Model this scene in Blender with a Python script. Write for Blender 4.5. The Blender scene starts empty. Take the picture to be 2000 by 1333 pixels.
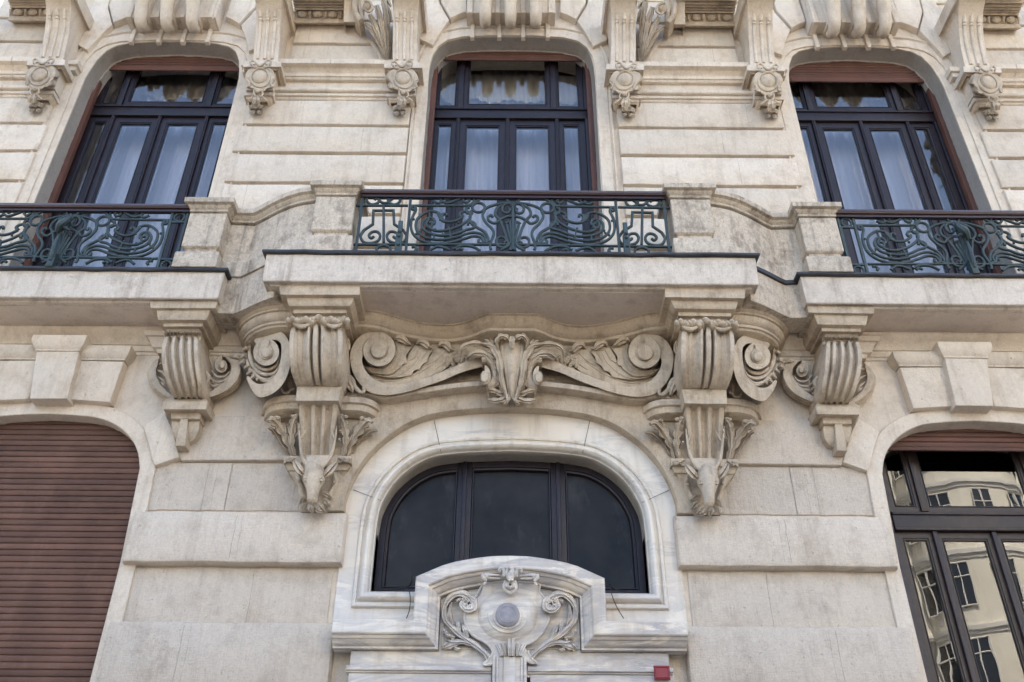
import bpy, bmesh, math, random
import numpy as np
from math import sin, cos, pi, radians, atan, sqrt, exp
from mathutils import Vector, Matrix
from mathutils.geometry import tessellate_polygon
random.seed(7)
SC = bpy.context.scene
COL = SC.collection

# ------------------------------------------------------------------ camera, world, sun, exposure
FPX, VPY, VPX = 1780.0, 2620.0, 20.0
PIT = atan(FPX / VPY); RHO = VPX / VPY
Fv = Vector((0, cos(PIT), sin(PIT))); R0 = Vector((1, 0, 0)); U0 = Vector((0, -sin(PIT), cos(PIT)))
Rv = R0 * cos(RHO) + U0 * sin(RHO); Uv = U0 * cos(RHO) - R0 * sin(RHO)
EYE = Vector((0, -7, 1.6))
cam = bpy.data.cameras.new('camera'); camo = bpy.data.objects.new('camera', cam); COL.objects.link(camo)
cam.sensor_width = 36; cam.lens = FPX / 2000 * 36; cam.clip_end = 2000; cam.clip_start = .05
mw = Matrix((Rv, Uv, -Fv)).transposed().to_4x4(); mw.translation = EYE
camo.matrix_world = mw
SC.camera = camo
SUN_EL, SUN_AZ = 52.0, 8.0          # the sun stands behind the building: its front is in open shade
world = bpy.data.worlds.new('World'); SC.world = world; world.use_nodes = True
wn = world.node_tree.nodes; wl = world.node_tree.links
bg = wn['Background']
sky = wn.new('ShaderNodeTexSky'); sky.sky_type = 'NISHITA'; sky.sun_disc = False
sky.sun_elevation = radians(SUN_EL); sky.sun_rotation = radians(SUN_AZ)
sky.air_density = 1.0; sky.dust_density = 4.0; sky.ozone_density = 1.0
wl.new(sky.outputs[0], bg.inputs[0]); bg.inputs[1].default_value = 0.12
sun = bpy.data.lights.new('sun', 'SUN'); sun.energy = 4.0; sun.angle = radians(.5); sun.color = (1, .93, .82)
suno = bpy.data.objects.new('sun', sun); COL.objects.link(suno)
sd = Vector((sin(radians(SUN_AZ)) * cos(radians(SUN_EL)), cos(radians(SUN_AZ)) * cos(radians(SUN_EL)), sin(radians(SUN_EL))))
suno.rotation_euler = sd.to_track_quat('Z', 'Y').to_euler(); suno.location = (0, 10, 40)
SC.view_settings.view_transform = 'Standard'; SC.view_settings.look = 'None'
SC.view_settings.exposure = 2.80; SC.view_settings.gamma = 1

# ------------------------------------------------------------------ geometry helpers
def ray(px, py):
    return Fv + Rv * ((px - 1000) / FPX) + Uv * ((666.5 - py) / FPX)
def W(px, py, Y=0.0):
    d = ray(px, py); return EYE + d * ((Y - EYE.y) / d.y)
def WZ(px, py, z):
    d = ray(px, py); return EYE + d * ((z - EYE.z) / d.z)
class Plane:                       # a vertical plane through (x,y) facing direction n (2D)
    def __init__(s, x, y, nx, ny):
        s.a = Vector((x, y, 0)); s.n = Vector((nx, ny, 0)).normalized()
    def __call__(s, px, py, d=0.0):
        r = ray(px, py); a = s.a + s.n * d
        return EYE + r * ((a - EYE).dot(s.n) / r.dot(s.n))
def front(Y): return Plane(0, Y, 0, -1)
def cat(pts, n=6, closed=False):
    """smooth curve through the points"""
    P = [Vector(p) for p in pts]; out = []; N = len(P)
    rng = range(N) if closed else range(N - 1)
    for i in rng:
        if closed: a, b, c, d = P[(i - 1) % N], P[i], P[(i + 1) % N], P[(i + 2) % N]
        else:
            b, c = P[i], P[i + 1]
            a = P[i - 1] if i > 0 else b * 2 - c
            d = P[i + 2] if i + 2 < N else c * 2 - b
        for k in range(n):
            t = k / n
            out.append(.5 * ((2 * b) + (c - a) * t + (2 * a - 5 * b + 4 * c - d) * t * t + (3 * b - a - 3 * c + d) * t ** 3))
    if not closed: out.append(P[-1])
    return out
def lerpl(vals, s):
    x = s * (len(vals) - 1); i = min(int(x), len(vals) - 2); t = x - i
    return vals[i] * (1 - t) + vals[i + 1] * t
def offs(path, closed):
    """mitre normals of a 2D path (left of travel)"""
    N = len(path); out = []
    for i in range(N):
        a = path[(i - 1) % N] if (closed or i > 0) else None
        c = path[(i + 1) % N] if (closed or i < N - 1) else None
        b = path[i]
        def nn(p, q):
            d = Vector((q[0] - p[0], q[1] - p[1]))
            if d.length < 1e-9: return None
            d.normalize(); return Vector((-d.y, d.x))
        n1 = nn(a, b) if a is not None else None
        n2 = nn(b, c) if c is not None else None
        n1 = n1 or n2; n2 = n2 or n1
        m = n1 + n2
        if m.length < 1e-6: m = n1.copy()
        m.normalize()
        k = max(.35, m.dot(n1))
        out.append(m / k)
    return out
def XZ(a, b, w): return (a, w, b)
def XY(a, b, w): return (a, b, w)

class MB:
    def __init__(s): s.v = []; s.f = []; s.t = []; s.keep = False
    def add(s, vs, fs, tone=None):
        b = len(s.v); s.v += [tuple(v) for v in vs]; s.f += [tuple(i + b for i in f) for f in fs]
        tn = random.random() if tone is None else tone
        s.t += [tn] * len(vs); return s
    def grid(s, fn, nu, nv, cu=False, cv=False, tone=None):
        vs = [fn(i / (nu if cu else nu - 1), j / (nv if cv else nv - 1)) for i in range(nu) for j in range(nv)]
        fs = []
        for i in range(nu if cu else nu - 1):
            for j in range(nv if cv else nv - 1):
                fs.append((i * nv + j, ((i + 1) % nu) * nv + j, ((i + 1) % nu) * nv + (j + 1) % nv, i * nv + (j + 1) % nv))
        return s.add(vs, fs, tone)
    def poly(s, outer, y0, y1, bev=0.0, holes=(), mp=XZ, back=False, tone=None):
        """2D polygon (world units) extruded from y1 (back) to y0 (front), front edge rounded"""
        vs = []; fs = []; front_loops = []
        s_ = 1 if y1 > y0 else -1
        for li, lp in enumerate([outer] + list(holes)):
            lp = [Vector((p[0], p[1])) for p in lp]
            area = sum(lp[i].x * lp[(i + 1) % len(lp)].y - lp[(i + 1) % len(lp)].x * lp[i].y for i in range(len(lp)))
            if (area < 0) == (li == 0): lp = lp[::-1]
            nrm = offs(lp, True); n = len(lp)
            rings = [(0, y1), (0, y0 + s_ * bev)] if bev > 0 else [(0, y1)]
            if bev > .004: rings.append((bev * .3, y0 + s_ * bev * .3))
            rings.append((bev, y0))
            base = len(vs)
            for (o, y) in rings:
                for p, q in zip(lp, nrm):
                    r = p + q * o; vs.append(mp(r.x, r.y, y))
            for k in range(len(rings) - 1):
                for i in range(n):
                    j = (i + 1) % n
                    fs.append((base + k * n + i, base + k * n + j, base + (k + 1) * n + j, base + (k + 1) * n + i))
            o = base + (len(rings) - 1) * n
            front_loops.append([(lp[i] + nrm[i] * bev, o + i, base + i) for i in range(n)])
        flat = [q for l in front_loops for q in l]
        tri = tessellate_polygon([[Vector((q[0].x, q[0].y, 0)) for q in l] for l in front_loops])
        for t in tri:
            fs.append(tuple(flat[i][1] for i in t))
            if back: fs.append(tuple(flat[i][2] for i in t[::-1]))
        return s.add(vs, fs, tone)
    def pp(s, pts, Yf, Yb, bev=0.0, smooth=0, holes=(), tone=None):
        """polygon given as it is seen, standing at depth Yf"""
        if smooth: pts = cat(pts, smooth, True)
        o = [(W(p[0], p[1], Yf).x, W(p[0], p[1], Yf).z) for p in pts]
        h = [[(W(p[0], p[1], Yf).x, W(p[0], p[1], Yf).z) for p in hh] for hh in holes]
        return s.poly(o, Yf, Yb, bev, h, tone=tone)
    def box(s, x0, x1, y0, y1, z0, z1, bev=0.0, tone=None):
        """box whose front (y0) edges are rounded"""
        return s.poly([(x0, z0), (x1, z0), (x1, z1), (x0, z1)], y0, y1, bev, back=True, tone=tone)
    def sweep(s, path, prof, mp=XZ, closed=False, caps=True, tone=None):
        path = [Vector((p[0], p[1])) for p in path]
        nr = offs(path, closed); m = len(prof); n = len(path)
        vs = [mp(p.x + q.x * a, p.y + q.y * a, w) for p, q in zip(path, nr) for (a, w) in prof]
        fs = []
        for i in range(n if closed else n - 1):
            j = (i + 1) % n
            for k in range(m - 1): fs.append((i * m + k, j * m + k, j * m + k + 1, i * m + k + 1))
        if caps and not closed:
            fs.append(tuple(range(m))[::-1]); fs.append(tuple((n - 1) * m + k for k in range(m)))
        return s.add(vs, fs, tone)
    def bar(s, path, wd, y0, y1, mp=XZ, closed=False, ch=.25, tone=.5):
        c = wd * ch; h = wd / 2; sg = 1 if y1 > y0 else -1
        pr = [(-h, y1), (-h, y0 + sg * c), (-h + c, y0), (h - c, y0), (h, y0 + sg * c), (h, y1), (-h, y1)]
        return s.sweep(path, pr, mp, closed, tone=tone)
    def tube(s, pts, rad, seg=8, flat=1.0, tone=None):
        P = [Vector(p) for p in pts]; n = len(P); vs = []; fs = []
        ref = None
        for i, p in enumerate(P):
            t = (P[min(i + 1, n - 1)] - P[max(i - 1, 0)])
            if t.length < 1e-9: t = Vector((0, 0, 1))
            t.normalize()
            if ref is None:
                ref = Vector((0, -1, 0)) if abs(t.y) < .9 else Vector((0, 0, 1))
            a = (ref - t * ref.dot(t)); a = a.normalized() if a.length > 1e-6 else Vector((1, 0, 0)); ref = a
            b = t.cross(a)
            r = lerpl(rad, i / (n - 1)) if isinstance(rad, (list, tuple)) else rad
            for k in range(seg):
                an = 2 * pi * k / seg; vs.append(p + a * (cos(an) * r * flat) + b * (sin(an) * r))
        for i in range(n - 1):
            for k in range(seg):
                l = (k + 1) % seg; fs.append((i * seg + k, i * seg + l, (i + 1) * seg + l, (i + 1) * seg + k))
        fs.append(tuple(range(seg))[::-1]); fs.append(tuple((n - 1) * seg + k for k in range(seg)))
        return s.add(vs, fs, tone)
    def ell(s, c, rx, ry, rz, nu=16, nv=9, tone=None):
        c = Vector(c)
        return s.grid(lambda u, v: c + Vector((rx * cos(2 * pi * u) * sin(pi * v), ry * sin(2 * pi * u) * sin(pi * v), rz * cos(pi * v))), nu, nv, cu=True, tone=tone)
    def leaf(s, pl, pts, wid, dep, th=.02, lob=0, lobd=.35, n=5, rib=1.0, tone=.5):
        """carved leaf on plane pl: centre line in view units, half widths wid (view units), heights dep (m)"""
        C = cat([(p[0], p[1], 0) for p in pts], n); N = len(C)
        sec = [-1, -.8, -.42, -.12, 0, .12, .42, .8, 1]; hh = [-1.5, .55, .35, .75, 1.0 * rib, .75, .35, .55, -1.5]
        nr = offs([(c.x, c.y) for c in C], False)
        def fn(i, j):
            u = i / (N - 1); c = C[i]
            w = max(.15, lerpl(wid, u))
            if lob: w *= 1 - lobd * (1 - abs(sin(pi * lob * u))) * (1 if .03 < u < .99 else 0)
            d = lerpl(dep, u)
            return pl(c.x + nr[i].x * w * sec[j], c.y + nr[i].y * w * sec[j], d + th * hh[j])
        vs = [fn(i, j) for i in range(N) for j in range(9)]
        fs = [(i * 9 + j, (i + 1) * 9 + j, (i + 1) * 9 + j + 1, i * 9 + j + 1) for i in range(N - 1) for j in range(8)]
        return s.add(vs, fs, tone)
    def cord(s, pl, pts, rad, dep=0.0, seg=7, n=5, flat=1.0, tone=.5):
        """round moulded stroke on plane pl; rad in metres"""
        C = cat([(p[0], p[1], 0) for p in pts], n); N = len(C)
        D = dep if isinstance(dep, (list, tuple)) else [dep, dep]
        return s.tube([pl(c.x, c.y, lerpl(D, i / (N - 1))) for i, c in enumerate(C)], rad, seg, flat, tone)
    def volute(s, pl, c, rx, ry, a0, dr=1, turns=2.3, g=.52, base=-.05, h0=.0, step=.03, eye=.22, ex=.0, tone=.5):
        """stepped spiral scroll; g = shrink per turn"""
        n = int(turns * 40); V = []; Fs = []
        def P(t, rr, d):
            a = a0 + dr * t
            return pl(c[0] + rx * rr * cos(a), c[1] + ry * rr * sin(a), d)
        def rho(t): return g ** (t / (2 * pi))
        def hh(t): return h0 + step * max(0, t) / (2 * pi)
        for i in range(n + 1):
            t = turns * 2 * pi * i / n; r0 = rho(t); r1 = max(eye * .6, rho(t + 2 * pi) * .97) if t + 2 * pi <= turns * 2 * pi + .01 else eye * .6; b = .035 * r0
            lo = base if t < 2 * pi else hh(t - 2 * pi)
            V += [P(t, r0, lo), P(t, r0, hh(t) - .007), P(t, r0 - b, hh(t)), P(t, (r0 + r1) / 2, hh(t) - .004), P(t, r1 * .9, hh(t))]
        for i in range(n):
            for k in range(4): Fs.append((i * 5 + k, (i + 1) * 5 + k, (i + 1) * 5 + k + 1, i * 5 + k + 1))
        T = turns * 2 * pi; he = hh(T) + step * .6
        o = len(V); m = 24
        for k in range(m):
            V.append(P(k * 2 * pi / m, eye, h0))
        for k in range(m): V.append(P(k * 2 * pi / m, eye, he - .006))
        for k in range(m): V.append(P(k * 2 * pi / m, eye * .85, he))
        for q in range(2):
            for k in range(m):
                l = (k + 1) % m; Fs.append((o + q * m + k, o + q * m + l, o + (q + 1) * m + l, o + (q + 1) * m + k))
        Fs.append(tuple(o + 2 * m + k for k in range(m)))
        return s.add(V, Fs, tone)
    def mirror(s):
        m = MB(); m.v = [(-x, y, z) for (x, y, z) in s.v]; m.f = [f[::-1] for f in s.f]; m.t = list(s.t); return m
    def shift(s, dx=0, dy=0, dz=0):
        m = MB(); m.v = [(x + dx, y + dy, z + dz) for (x, y, z) in s.v]; m.f = list(s.f); m.t = list(s.t); return m
    def join(s, o):
        b = len(s.v); s.v += o.v; s.f += [tuple(i + b for i in f) for f in o.f]; s.t += o.t; return s
    def build(s, name, mat, parent=None, smooth=32, label=None):
        me = bpy.data.meshes.new(name); me.from_pydata(s.v, [], s.f)
        at = me.attributes.new('tone', 'FLOAT', 'POINT'); at.data.foreach_set('value', s.t)
        me.validate()
        if not s.keep:
            bm = bmesh.new(); bm.from_mesh(me); bmesh.ops.recalc_face_normals(bm, faces=bm.faces); bm.to_mesh(me); bm.free()
        if smooth:
            me.shade_smooth(); me.set_sharp_from_angle(angle=radians(smooth))
        me.materials.append(mat)
        o = bpy.data.objects.new(name, me); COL.objects.link(o)
        if parent is not None: o.parent = parent
        if label: o['label'] = label
        return o
    def both(s, name, mat, parent=None, smooth=32, labels=(None, None)):
        """this shape and its mirror image on the other side of the door axis"""
        p = parent if isinstance(parent, (list, tuple)) else (parent, parent)
        a = s.build(name, mat, p[0], smooth, labels[0]); b = s.mirror().build(name, mat, p[1], smooth, labels[1])
        return a, b
def empty(name, loc, label=None, cat_=None, group=None):
    o = bpy.data.objects.new(name, None); COL.objects.link(o); o.location = loc
    if label: o['label'] = label
    if cat_: o['category'] = cat_
    if group: o['group'] = group
    return o
def tag(o, label=None, cat_=None, group=None, kind=None):
    if label: o['label'] = label
    if cat_: o['category'] = cat_
    if group: o['group'] = group
    if kind: o['kind'] = kind
    return o

# ------------------------------------------------------------------ materials
def newmat(name):
    m = bpy.data.materials.new(name); m.use_nodes = True
    nt = m.node_tree; b = nt.nodes['Principled BSDF']
    return m, nt, b
def N(nt, typ, **kw):
    n = nt.nodes.new(typ)
    for k, v in kw.items(): setattr(n, k, v)
    return n
def noise(nt, vec, scale, detail=4, rough=.55, dist=0):
    n = N(nt, 'ShaderNodeTexNoise'); n.inputs['Scale'].default_value = scale; n.inputs['Detail'].default_value = detail
    n.inputs['Roughness'].default_value = rough; n.inputs['Distortion'].default_value = dist
    nt.links.new(vec, n.inputs['Vector']); return n.outputs['Fac']
def ramp(nt, fac, a, b, lo=0.0, hi=1.0):
    n = N(nt, 'ShaderNodeMapRange'); n.inputs[1].default_value = a; n.inputs[2].default_value = b
    n.inputs[3].default_value = lo; n.inputs[4].default_value = hi; nt.links.new(fac, n.inputs[0]); return n.outputs[0]
def mixc(nt, fac, a, b, mode='MIX'):
    n = N(nt, 'ShaderNodeMix', data_type='RGBA', blend_type=mode)
    if isinstance(fac, float): n.inputs[0].default_value = fac
    else: nt.links.new(fac, n.inputs[0])
    for i, c in ((6, a), (7, b)):
        if isinstance(c, tuple): n.inputs[i].default_value = (*c, 1)
        else: nt.links.new(c, n.inputs[i])
    return n.outputs[2]
def math_(nt, op, a, b=None):
    n = N(nt, 'ShaderNodeMath', operation=op)
    for i, c in ((0, a), (1, b)):
        if c is None: continue
        if isinstance(c, (int, float)): n.inputs[i].default_value = c
        else: nt.links.new(c, n.inputs[i])
    return n.outputs[0]
def pos(nt, sx=1, sy=1, sz=1):
    g = N(nt, 'ShaderNodeNewGeometry'); m = N(nt, 'ShaderNodeMapping'); m.inputs['Scale'].default_value = (sx, sy, sz)
    nt.links.new(g.outputs['Position'], m.inputs['Vector']); return m.outputs[0]
def bump(nt, b, pairs, bevel=.006):
    """pairs = (height, distance)"""
    prev = None
    if bevel:
        bv = N(nt, 'ShaderNodeBevel'); bv.samples = 3; bv.inputs[0].default_value = bevel; prev = bv.outputs[0]
    for h, d in pairs:
        n = N(nt, 'ShaderNodeBump'); n.inputs['Distance'].default_value = d; n.inputs['Strength'].default_value = 1
        nt.links.new(h, n.inputs['Height'])
        if prev: nt.links.new(prev, n.inputs['Normal'])
        prev = n.outputs[0]
    nt.links.new(prev, b.inputs['Normal'])
def stone(name, base, warm, dirt, dirt_amt=.35, streak=.25, tool=.6, bevel=.007, grain=1.0):
    m, nt, b = newmat(name)
    p = pos(nt)
    big = noise(nt, p, .9, 5, .6); mid = noise(nt, p, 5, 6, .65); fine = noise(nt, p, 70, 3, .7)
    st = noise(nt, pos(nt, 9, 9, .7), 1.2, 5, .6); tl = noise(nt, pos(nt, 110, 110, 7), 1, 2, .5); th_ = noise(nt, pos(nt, 14, 14, 120), 1, 2, .5)
    c = mixc(nt, ramp(nt, big, .35, .65), base, warm)
    at = N(nt, 'ShaderNodeAttribute', attribute_name='tone')
    tone = math_(nt, 'MULTIPLY', ramp(nt, at.outputs['Fac'], 0, 1, .87, 1.06), ramp(nt, at.outputs['Fac'], -1, -.2, .42, 1))
    c = mixc(nt, ramp(nt, mid, .50, .78, 0, dirt_amt), c, dirt)
    c = mixc(nt, ramp(nt, st, .53, .80, 0, streak), c, dirt)
    c = mixc(nt, ramp(nt, fine, .38, .70, 0, .30 * grain), c, tuple(x * .62 for x in base))
    g2 = noise(nt, pos(nt, 1, 1, .6), 32, 5, .8)
    c = mixc(nt, ramp(nt, g2, .54, .72, 0, .26 * grain), c, dirt)
    c = mixc(nt, ramp(nt, g2, .48, .34, 0, .30 * grain), c, tuple(min(.86, x * 1.14) for x in warm))
    sp = noise(nt, p, 24, 4, .75)
    c = mixc(nt, ramp(nt, sp, .64, .72, 0, .5), c, tuple(x * .5 for x in dirt))
    bl = noise(nt, pos(nt, 1, 1, .55), 2.3, 7, .72)
    c = mixc(nt, ramp(nt, bl, .56, .74, 0, .60 * grain), c, dirt)
    n = N(nt, 'ShaderNodeVectorMath', operation='SCALE'); nt.links.new(c, n.inputs[0]); nt.links.new(tone, n.inputs['Scale'])
    nt.links.new(n.outputs[0], b.inputs['Base Color'])
    b.inputs['Roughness'].default_value = .9; b.inputs['Specular IOR Level'].default_value = .25
    bump(nt, b, [(mid, .010), (tl, .0024 * tool), (th_, .0018 * tool), (fine, .003 * grain), (g2, .006 * grain), (ramp(nt, sp, .62, .72, 1, 0), .003)], bevel)
    return m
def plain(name, col, rough=.5, spec=.5, var=.15, scale=8, metal=0, bev=.002, bmp=.001):
    m, nt, b = newmat(name)
    f = noise(nt, pos(nt), scale, 5, .6)
    c = mixc(nt, ramp(nt, f, .3, .7), tuple(x * (1 - var) for x in col), tuple(min(1, x * (1 + var)) for x in col))
    du = noise(nt, pos(nt, 1, 1, .35), scale * 2.2, 6, .7)
    c = mixc(nt, ramp(nt, du, .56, .74, 0, var * 1.6), c, tuple(min(.8, x * 1.6 + .02) for x in col))
    at = N(nt, 'ShaderNodeAttribute', attribute_name='tone'); n = N(nt, 'ShaderNodeVectorMath', operation='SCALE')
    nt.links.new(c, n.inputs[0]); nt.links.new(ramp(nt, at.outputs['Fac'], 0, 1, 1 - var * .8, 1 + var * .8), n.inputs['Scale']); c = n.outputs[0]
    nt.links.new(c, b.inputs['Base Color']); b.inputs['Roughness'].default_value = rough
    b.inputs['Specular IOR Level'].default_value = spec; b.inputs['Metallic'].default_value = metal
    bump(nt, b, [(noise(nt, pos(nt), scale * 6, 3), bmp)], bev)
    return m
M_STONE = stone('pale_limestone', (.69, .595, .48), (.725, .605, .47), (.38, .28, .19), .6, .55)
M_LOW = stone('lower_limestone', (.61, .52, .42), (.65, .55, .44), (.34, .26, .19), .65, .5, 1.8, .012, 1.15)
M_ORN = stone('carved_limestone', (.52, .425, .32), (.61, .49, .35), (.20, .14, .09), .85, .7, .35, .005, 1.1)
M_WEA = stone('weathered_limestone', (.54, .45, .35), (.70, .59, .455), (.14, .10, .065), 1.0, 1.0, .9, .012, 1.8)
M_PLAST = stone('smooth_render', (.64, .545, .45), (.69, .58, .48), (.38, .30, .235), .8, .15, .1, .004, .9)
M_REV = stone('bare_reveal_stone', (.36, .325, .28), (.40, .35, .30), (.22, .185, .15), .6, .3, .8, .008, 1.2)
M_FASC = stone('whitened_stone', (.63, .54, .44), (.71, .615, .505), (.27, .20, .145), .65, .85, .6, .012, 1.2)

def marble(nm='veined_marble', veins=.85, grey=.0):
    m, nt, b = newmat(nm); p = pos(nt, .8, 1, 1.4)
    d = noise(nt, p, 2.1, 6, .6)
    wv = N(nt, 'ShaderNodeTexNoise'); wv.inputs['Scale'].default_value = 1.7; wv.inputs['Detail'].default_value = 9
    wv.inputs['Roughness'].default_value = .68; wv.inputs['Distortion'].default_value = 1.6
    nt.links.new(pos(nt, .7, .9, 3.2), wv.inputs['Vector'])
    v = math_(nt, 'ABSOLUTE', math_(nt, 'SUBTRACT', wv.outputs['Fac'], .5))
    vein = ramp(nt, v, 0, .055, 1, 0)
    cloud = ramp(nt, d, .45, .68)
    c = mixc(nt, ramp(nt, noise(nt, pos(nt), 1.1, 3), .4, .65), (.71, .61, .485), (.72, .655, .56))
    c = mixc(nt, math_(nt, 'MULTIPLY', math_(nt, 'MULTIPLY', vein, cloud), veins), c, (.22, .21, .23))
    # the lower hood is of a greyer block
    g = N(nt, 'ShaderNodeNewGeometry'); sx = N(nt, 'ShaderNodeSeparateXYZ'); nt.links.new(g.outputs['Position'], sx.inputs[0])
    zf = ramp(nt, sx.outputs['Z'], 3.95, 4.35, veins * .9, grey)
    c = mixc(nt, math_(nt, 'MULTIPLY', ramp(nt, wv.outputs['Fac'], .42, .62), zf), c, (.34, .31, .31))
    c = mixc(nt, ramp(nt, noise(nt, pos(nt, 7, 7, .8), 1.5, 4), .5, .75, 0, .6), c, (.40, .32, .23))
    nt.links.new(c, b.inputs['Base Color']); b.inputs['Roughness'].default_value = .5; b.inputs['Specular IOR Level'].default_value = .4
    bump(nt, b, [(noise(nt, pos(nt), 6, 5), .004), (noise(nt, pos(nt), 60, 3), .001)], .005)
    return m
M_MARB = marble('veined_marble', 1.0, .55); M_MARBP = marble('pale_marble', .5, 0); M_MARBG = marble('grey_marble', .9, .9)
M_IRON = plain('green_iron_paint', (.019, .034, .033), .5, .5, .35, 12, bev=.0015)
M_RAIL = plain('dark_brown_rail', (.028, .010, .010), .3, .6, .3, 9)
M_SHUT = plain('brown_shutter', (.105, .045, .030), .55, .3, .18, 3)
M_SHUTD = plain('dull_brown_shutter', (.122, .062, .042), .65, .25, .25, 3)
M_WOOD = plain('dark_frame_paint', (.0125, .0070, .0095), .42, .35, .35, 10)
M_WOODB = plain('umber_frame_paint', (.030, .018, .015), .42, .4, .35, 10)
M_FLASH = plain('lead_flashing', (.030, .031, .036), .55, .4, .3, 6, bmp=.004)
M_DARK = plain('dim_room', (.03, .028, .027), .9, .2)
M_ROOM = plain('room_wall', (.16, .15, .14), .9, .2)
M_RED = plain('red_enamel', (.23, .008, .014), .35, .5, .1, 10)
M_CABLE = plain('black_cable', (.02, .018, .016), .6, .3)
M_BOSS = plain('dark_marble', (.27, .25, .255), .5, .4, .25, 14)
M_SCREEN = plain('netting', (.017, .0145, .0125), .2, .15, .6, 2.2)
M_TEAL = plain('dark_teal_frame', (.008, .022, .022), .4, .5)
M_VAL = plain('beige_valance', (.50, .46, .36), .9, .1, .08, 4)

def cloth():
    m, nt, b = newmat('sheer_curtain'); b.inputs['Base Color'].default_value = (.95, .94, 1.0, 1); b.inputs['Roughness'].default_value = .9
    b.inputs['Specular IOR Level'].default_value = .1
    tr = N(nt, 'ShaderNodeBsdfTranslucent'); tr.inputs[0].default_value = (.8, .8, .8, 1)
    mx = N(nt, 'ShaderNodeMixShader'); mx.inputs[0].default_value = .3
    nt.links.new(b.outputs[0], mx.inputs[1]); nt.links.new(tr.outputs[0], mx.inputs[2])
    nt.links.new(mx.outputs[0], nt.nodes['Material Output'].inputs[0]); return m
M_CLOTH = cloth()
def glass(name, ior, tint, wav=.0006, rough=.0):
    m, nt, b = newmat(name); nt.nodes.remove(b)
    fr = N(nt, 'ShaderNodeFresnel'); fr.inputs[0].default_value = ior
    tr = N(nt, 'ShaderNodeBsdfTransparent'); tr.inputs[0].default_value = (*tint, 1)
    gl = N(nt, 'ShaderNodeBsdfGlossy'); gl.inputs['Roughness'].default_value = rough; gl.inputs['Color'].default_value = (1, 1, 1, 1)
    bp = N(nt, 'ShaderNodeBump'); bp.inputs['Distance'].default_value = wav; bp.inputs['Strength'].default_value = 1
    nt.links.new(noise(nt, pos(nt, 1, 1, .5), 2.2, 2, .4), bp.inputs['Height'])
    nt.links.new(bp.outputs[0], gl.inputs['Normal'])
    mx = N(nt, 'ShaderNodeMixShader'); nt.links.new(fr.outputs[0], mx.inputs[0])
    nt.links.new(tr.outputs[0], mx.inputs[1]); nt.links.new(gl.outputs[0], mx.inputs[2])
    nt.links.new(mx.outputs[0], nt.nodes['Material Output'].inputs[0]); return m
M_GLASS = glass('window_glass', 1.95, (.97, .97, 1.0))
M_GLASSR = glass('reflecting_glass', 1.72, (.30, .31, .33), .0013)
M_ASPH = plain('asphalt', (.05, .05, .052), .9, .3, .2, 3, bmp=.01)
M_PAVE = plain('paving_stone', (.17, .165, .155), .85, .3, .2, 2, bmp=.005)
M_OPP = plain('cream_render', (.74, .70, .60), .8, .3, .08, .6)
M_OPPD = plain('grey_render', (.22, .205, .19), .85, .3, .1, .5)
M_OPPT = plain('white_trim', (.78, .76, .70), .7, .3, .05, 2)
M_OGL = plain('far_window_glass', (.02, .025, .03), .1, .8, .2, 1, bmp=0)
M_ROOF = plain('roof_felt', (.12, .11, .10), .9, .2)

# ================================================================== THE STREET (setting)
M = MB(); M.poly([(-60, -60), (60, -60), (60, 40), (-60, 40)], -0.12, -0.3, mp=XY, tone=.5)
M.poly([(-60, -60), (60, -60), (60, 40), (-60, 40)], 0, 0, mp=XY) if False else None
tag(M.build('road', M_ASPH, smooth=0), kind='structure')
M = MB(); M.box(-60, 60, -2.6, 12, -.11, .0, .01, .5)
tag(M.build('pavement', M_PAVE, smooth=0), kind='structure')
M = MB(); M.box(-60, 60, -19.9, -11.5, -.11, .0, .01, .5)
tag(M.build('far_pavement', M_PAVE, smooth=0), kind='structure')

# ================================================================== THE BUILDING
ZB, ZT, ZC = 6.42, 6.735, 7.557
BLD = empty('stone_building', (0, 0, 0), 'pale carved limestone building front with balconies and arched windows', 'building')
XE = 6.30; XR = 9.5

def xz(px, py, Y=0):
    p = W(px, py, Y); return (p.x, p.z)
# openings -----------------------------------------------------------
UL_arch = [(-4.94, 9.80), (-4.938, 9.98), (-4.92, 10.12), (-4.885, 10.30), (-4.82, 10.46), (-4.73, 10.55), (-4.57, 10.605), (-4.3, 10.635), (-4.05, 10.645)]
UL_open = [(-4.95, ZT)] + UL_arch[:-1] + [(-8.10 - x if False else -8.11 - x, z) for x, z in UL_arch[::-1]] + [(-3.16, ZT)]
UC_arch = [(-.985, 10.02), (-.98, 10.22), (-.96, 10.40), (-.90, 10.57), (-.80, 10.685), (-.62, 10.75), (-.30, 10.777), (0, 10.78)]
UC_open = [(-.965, ZT)] + [(x, z) for x, z in UC_arch] + [(-x - .05 if abs(x) > .9 else -x - .03, z) for x, z in UC_arch[::-1][1:]] + [(.905, ZT)]
LLX = -4.06
LL_half = [xz(*q) for q in [(87, 812), (149, 815), (192, 820), (223, 831), (245, 846), (262, 866), (272, 890), (275, 918)]]
LL_half = [(x - LLX, z) for x, z in LL_half]; LL_half[0] = (0, LL_half[0][1])
LL_half = [(p.x, p.y) for p in cat([(a, b, 0) for a, b in LL_half], 4)]
LL_open = [(LLX + .97, .9)] + [(LLX + .97, 4.2)] + [(LLX + x, z) for x, z in LL_half[::-1]] + [(LLX - x, z) for x, z in LL_half[1:]] + [(LLX - .97, 4.2), (LLX - .97, .9)]
mir = lambda L: [(-x, z) for x, z in L][::-1]
lun_px = [(723, 1157), (727, 1118), (731, 1080), (735, 1040), (741, 999), (752, 973), (769, 947), (791, 925), (817, 907), (848, 894), (887, 888), (931, 885), (1000, 883)]
lun_half = [xz(*q) for q in lun_px]
LUNB = lun_half[0][1]
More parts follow.
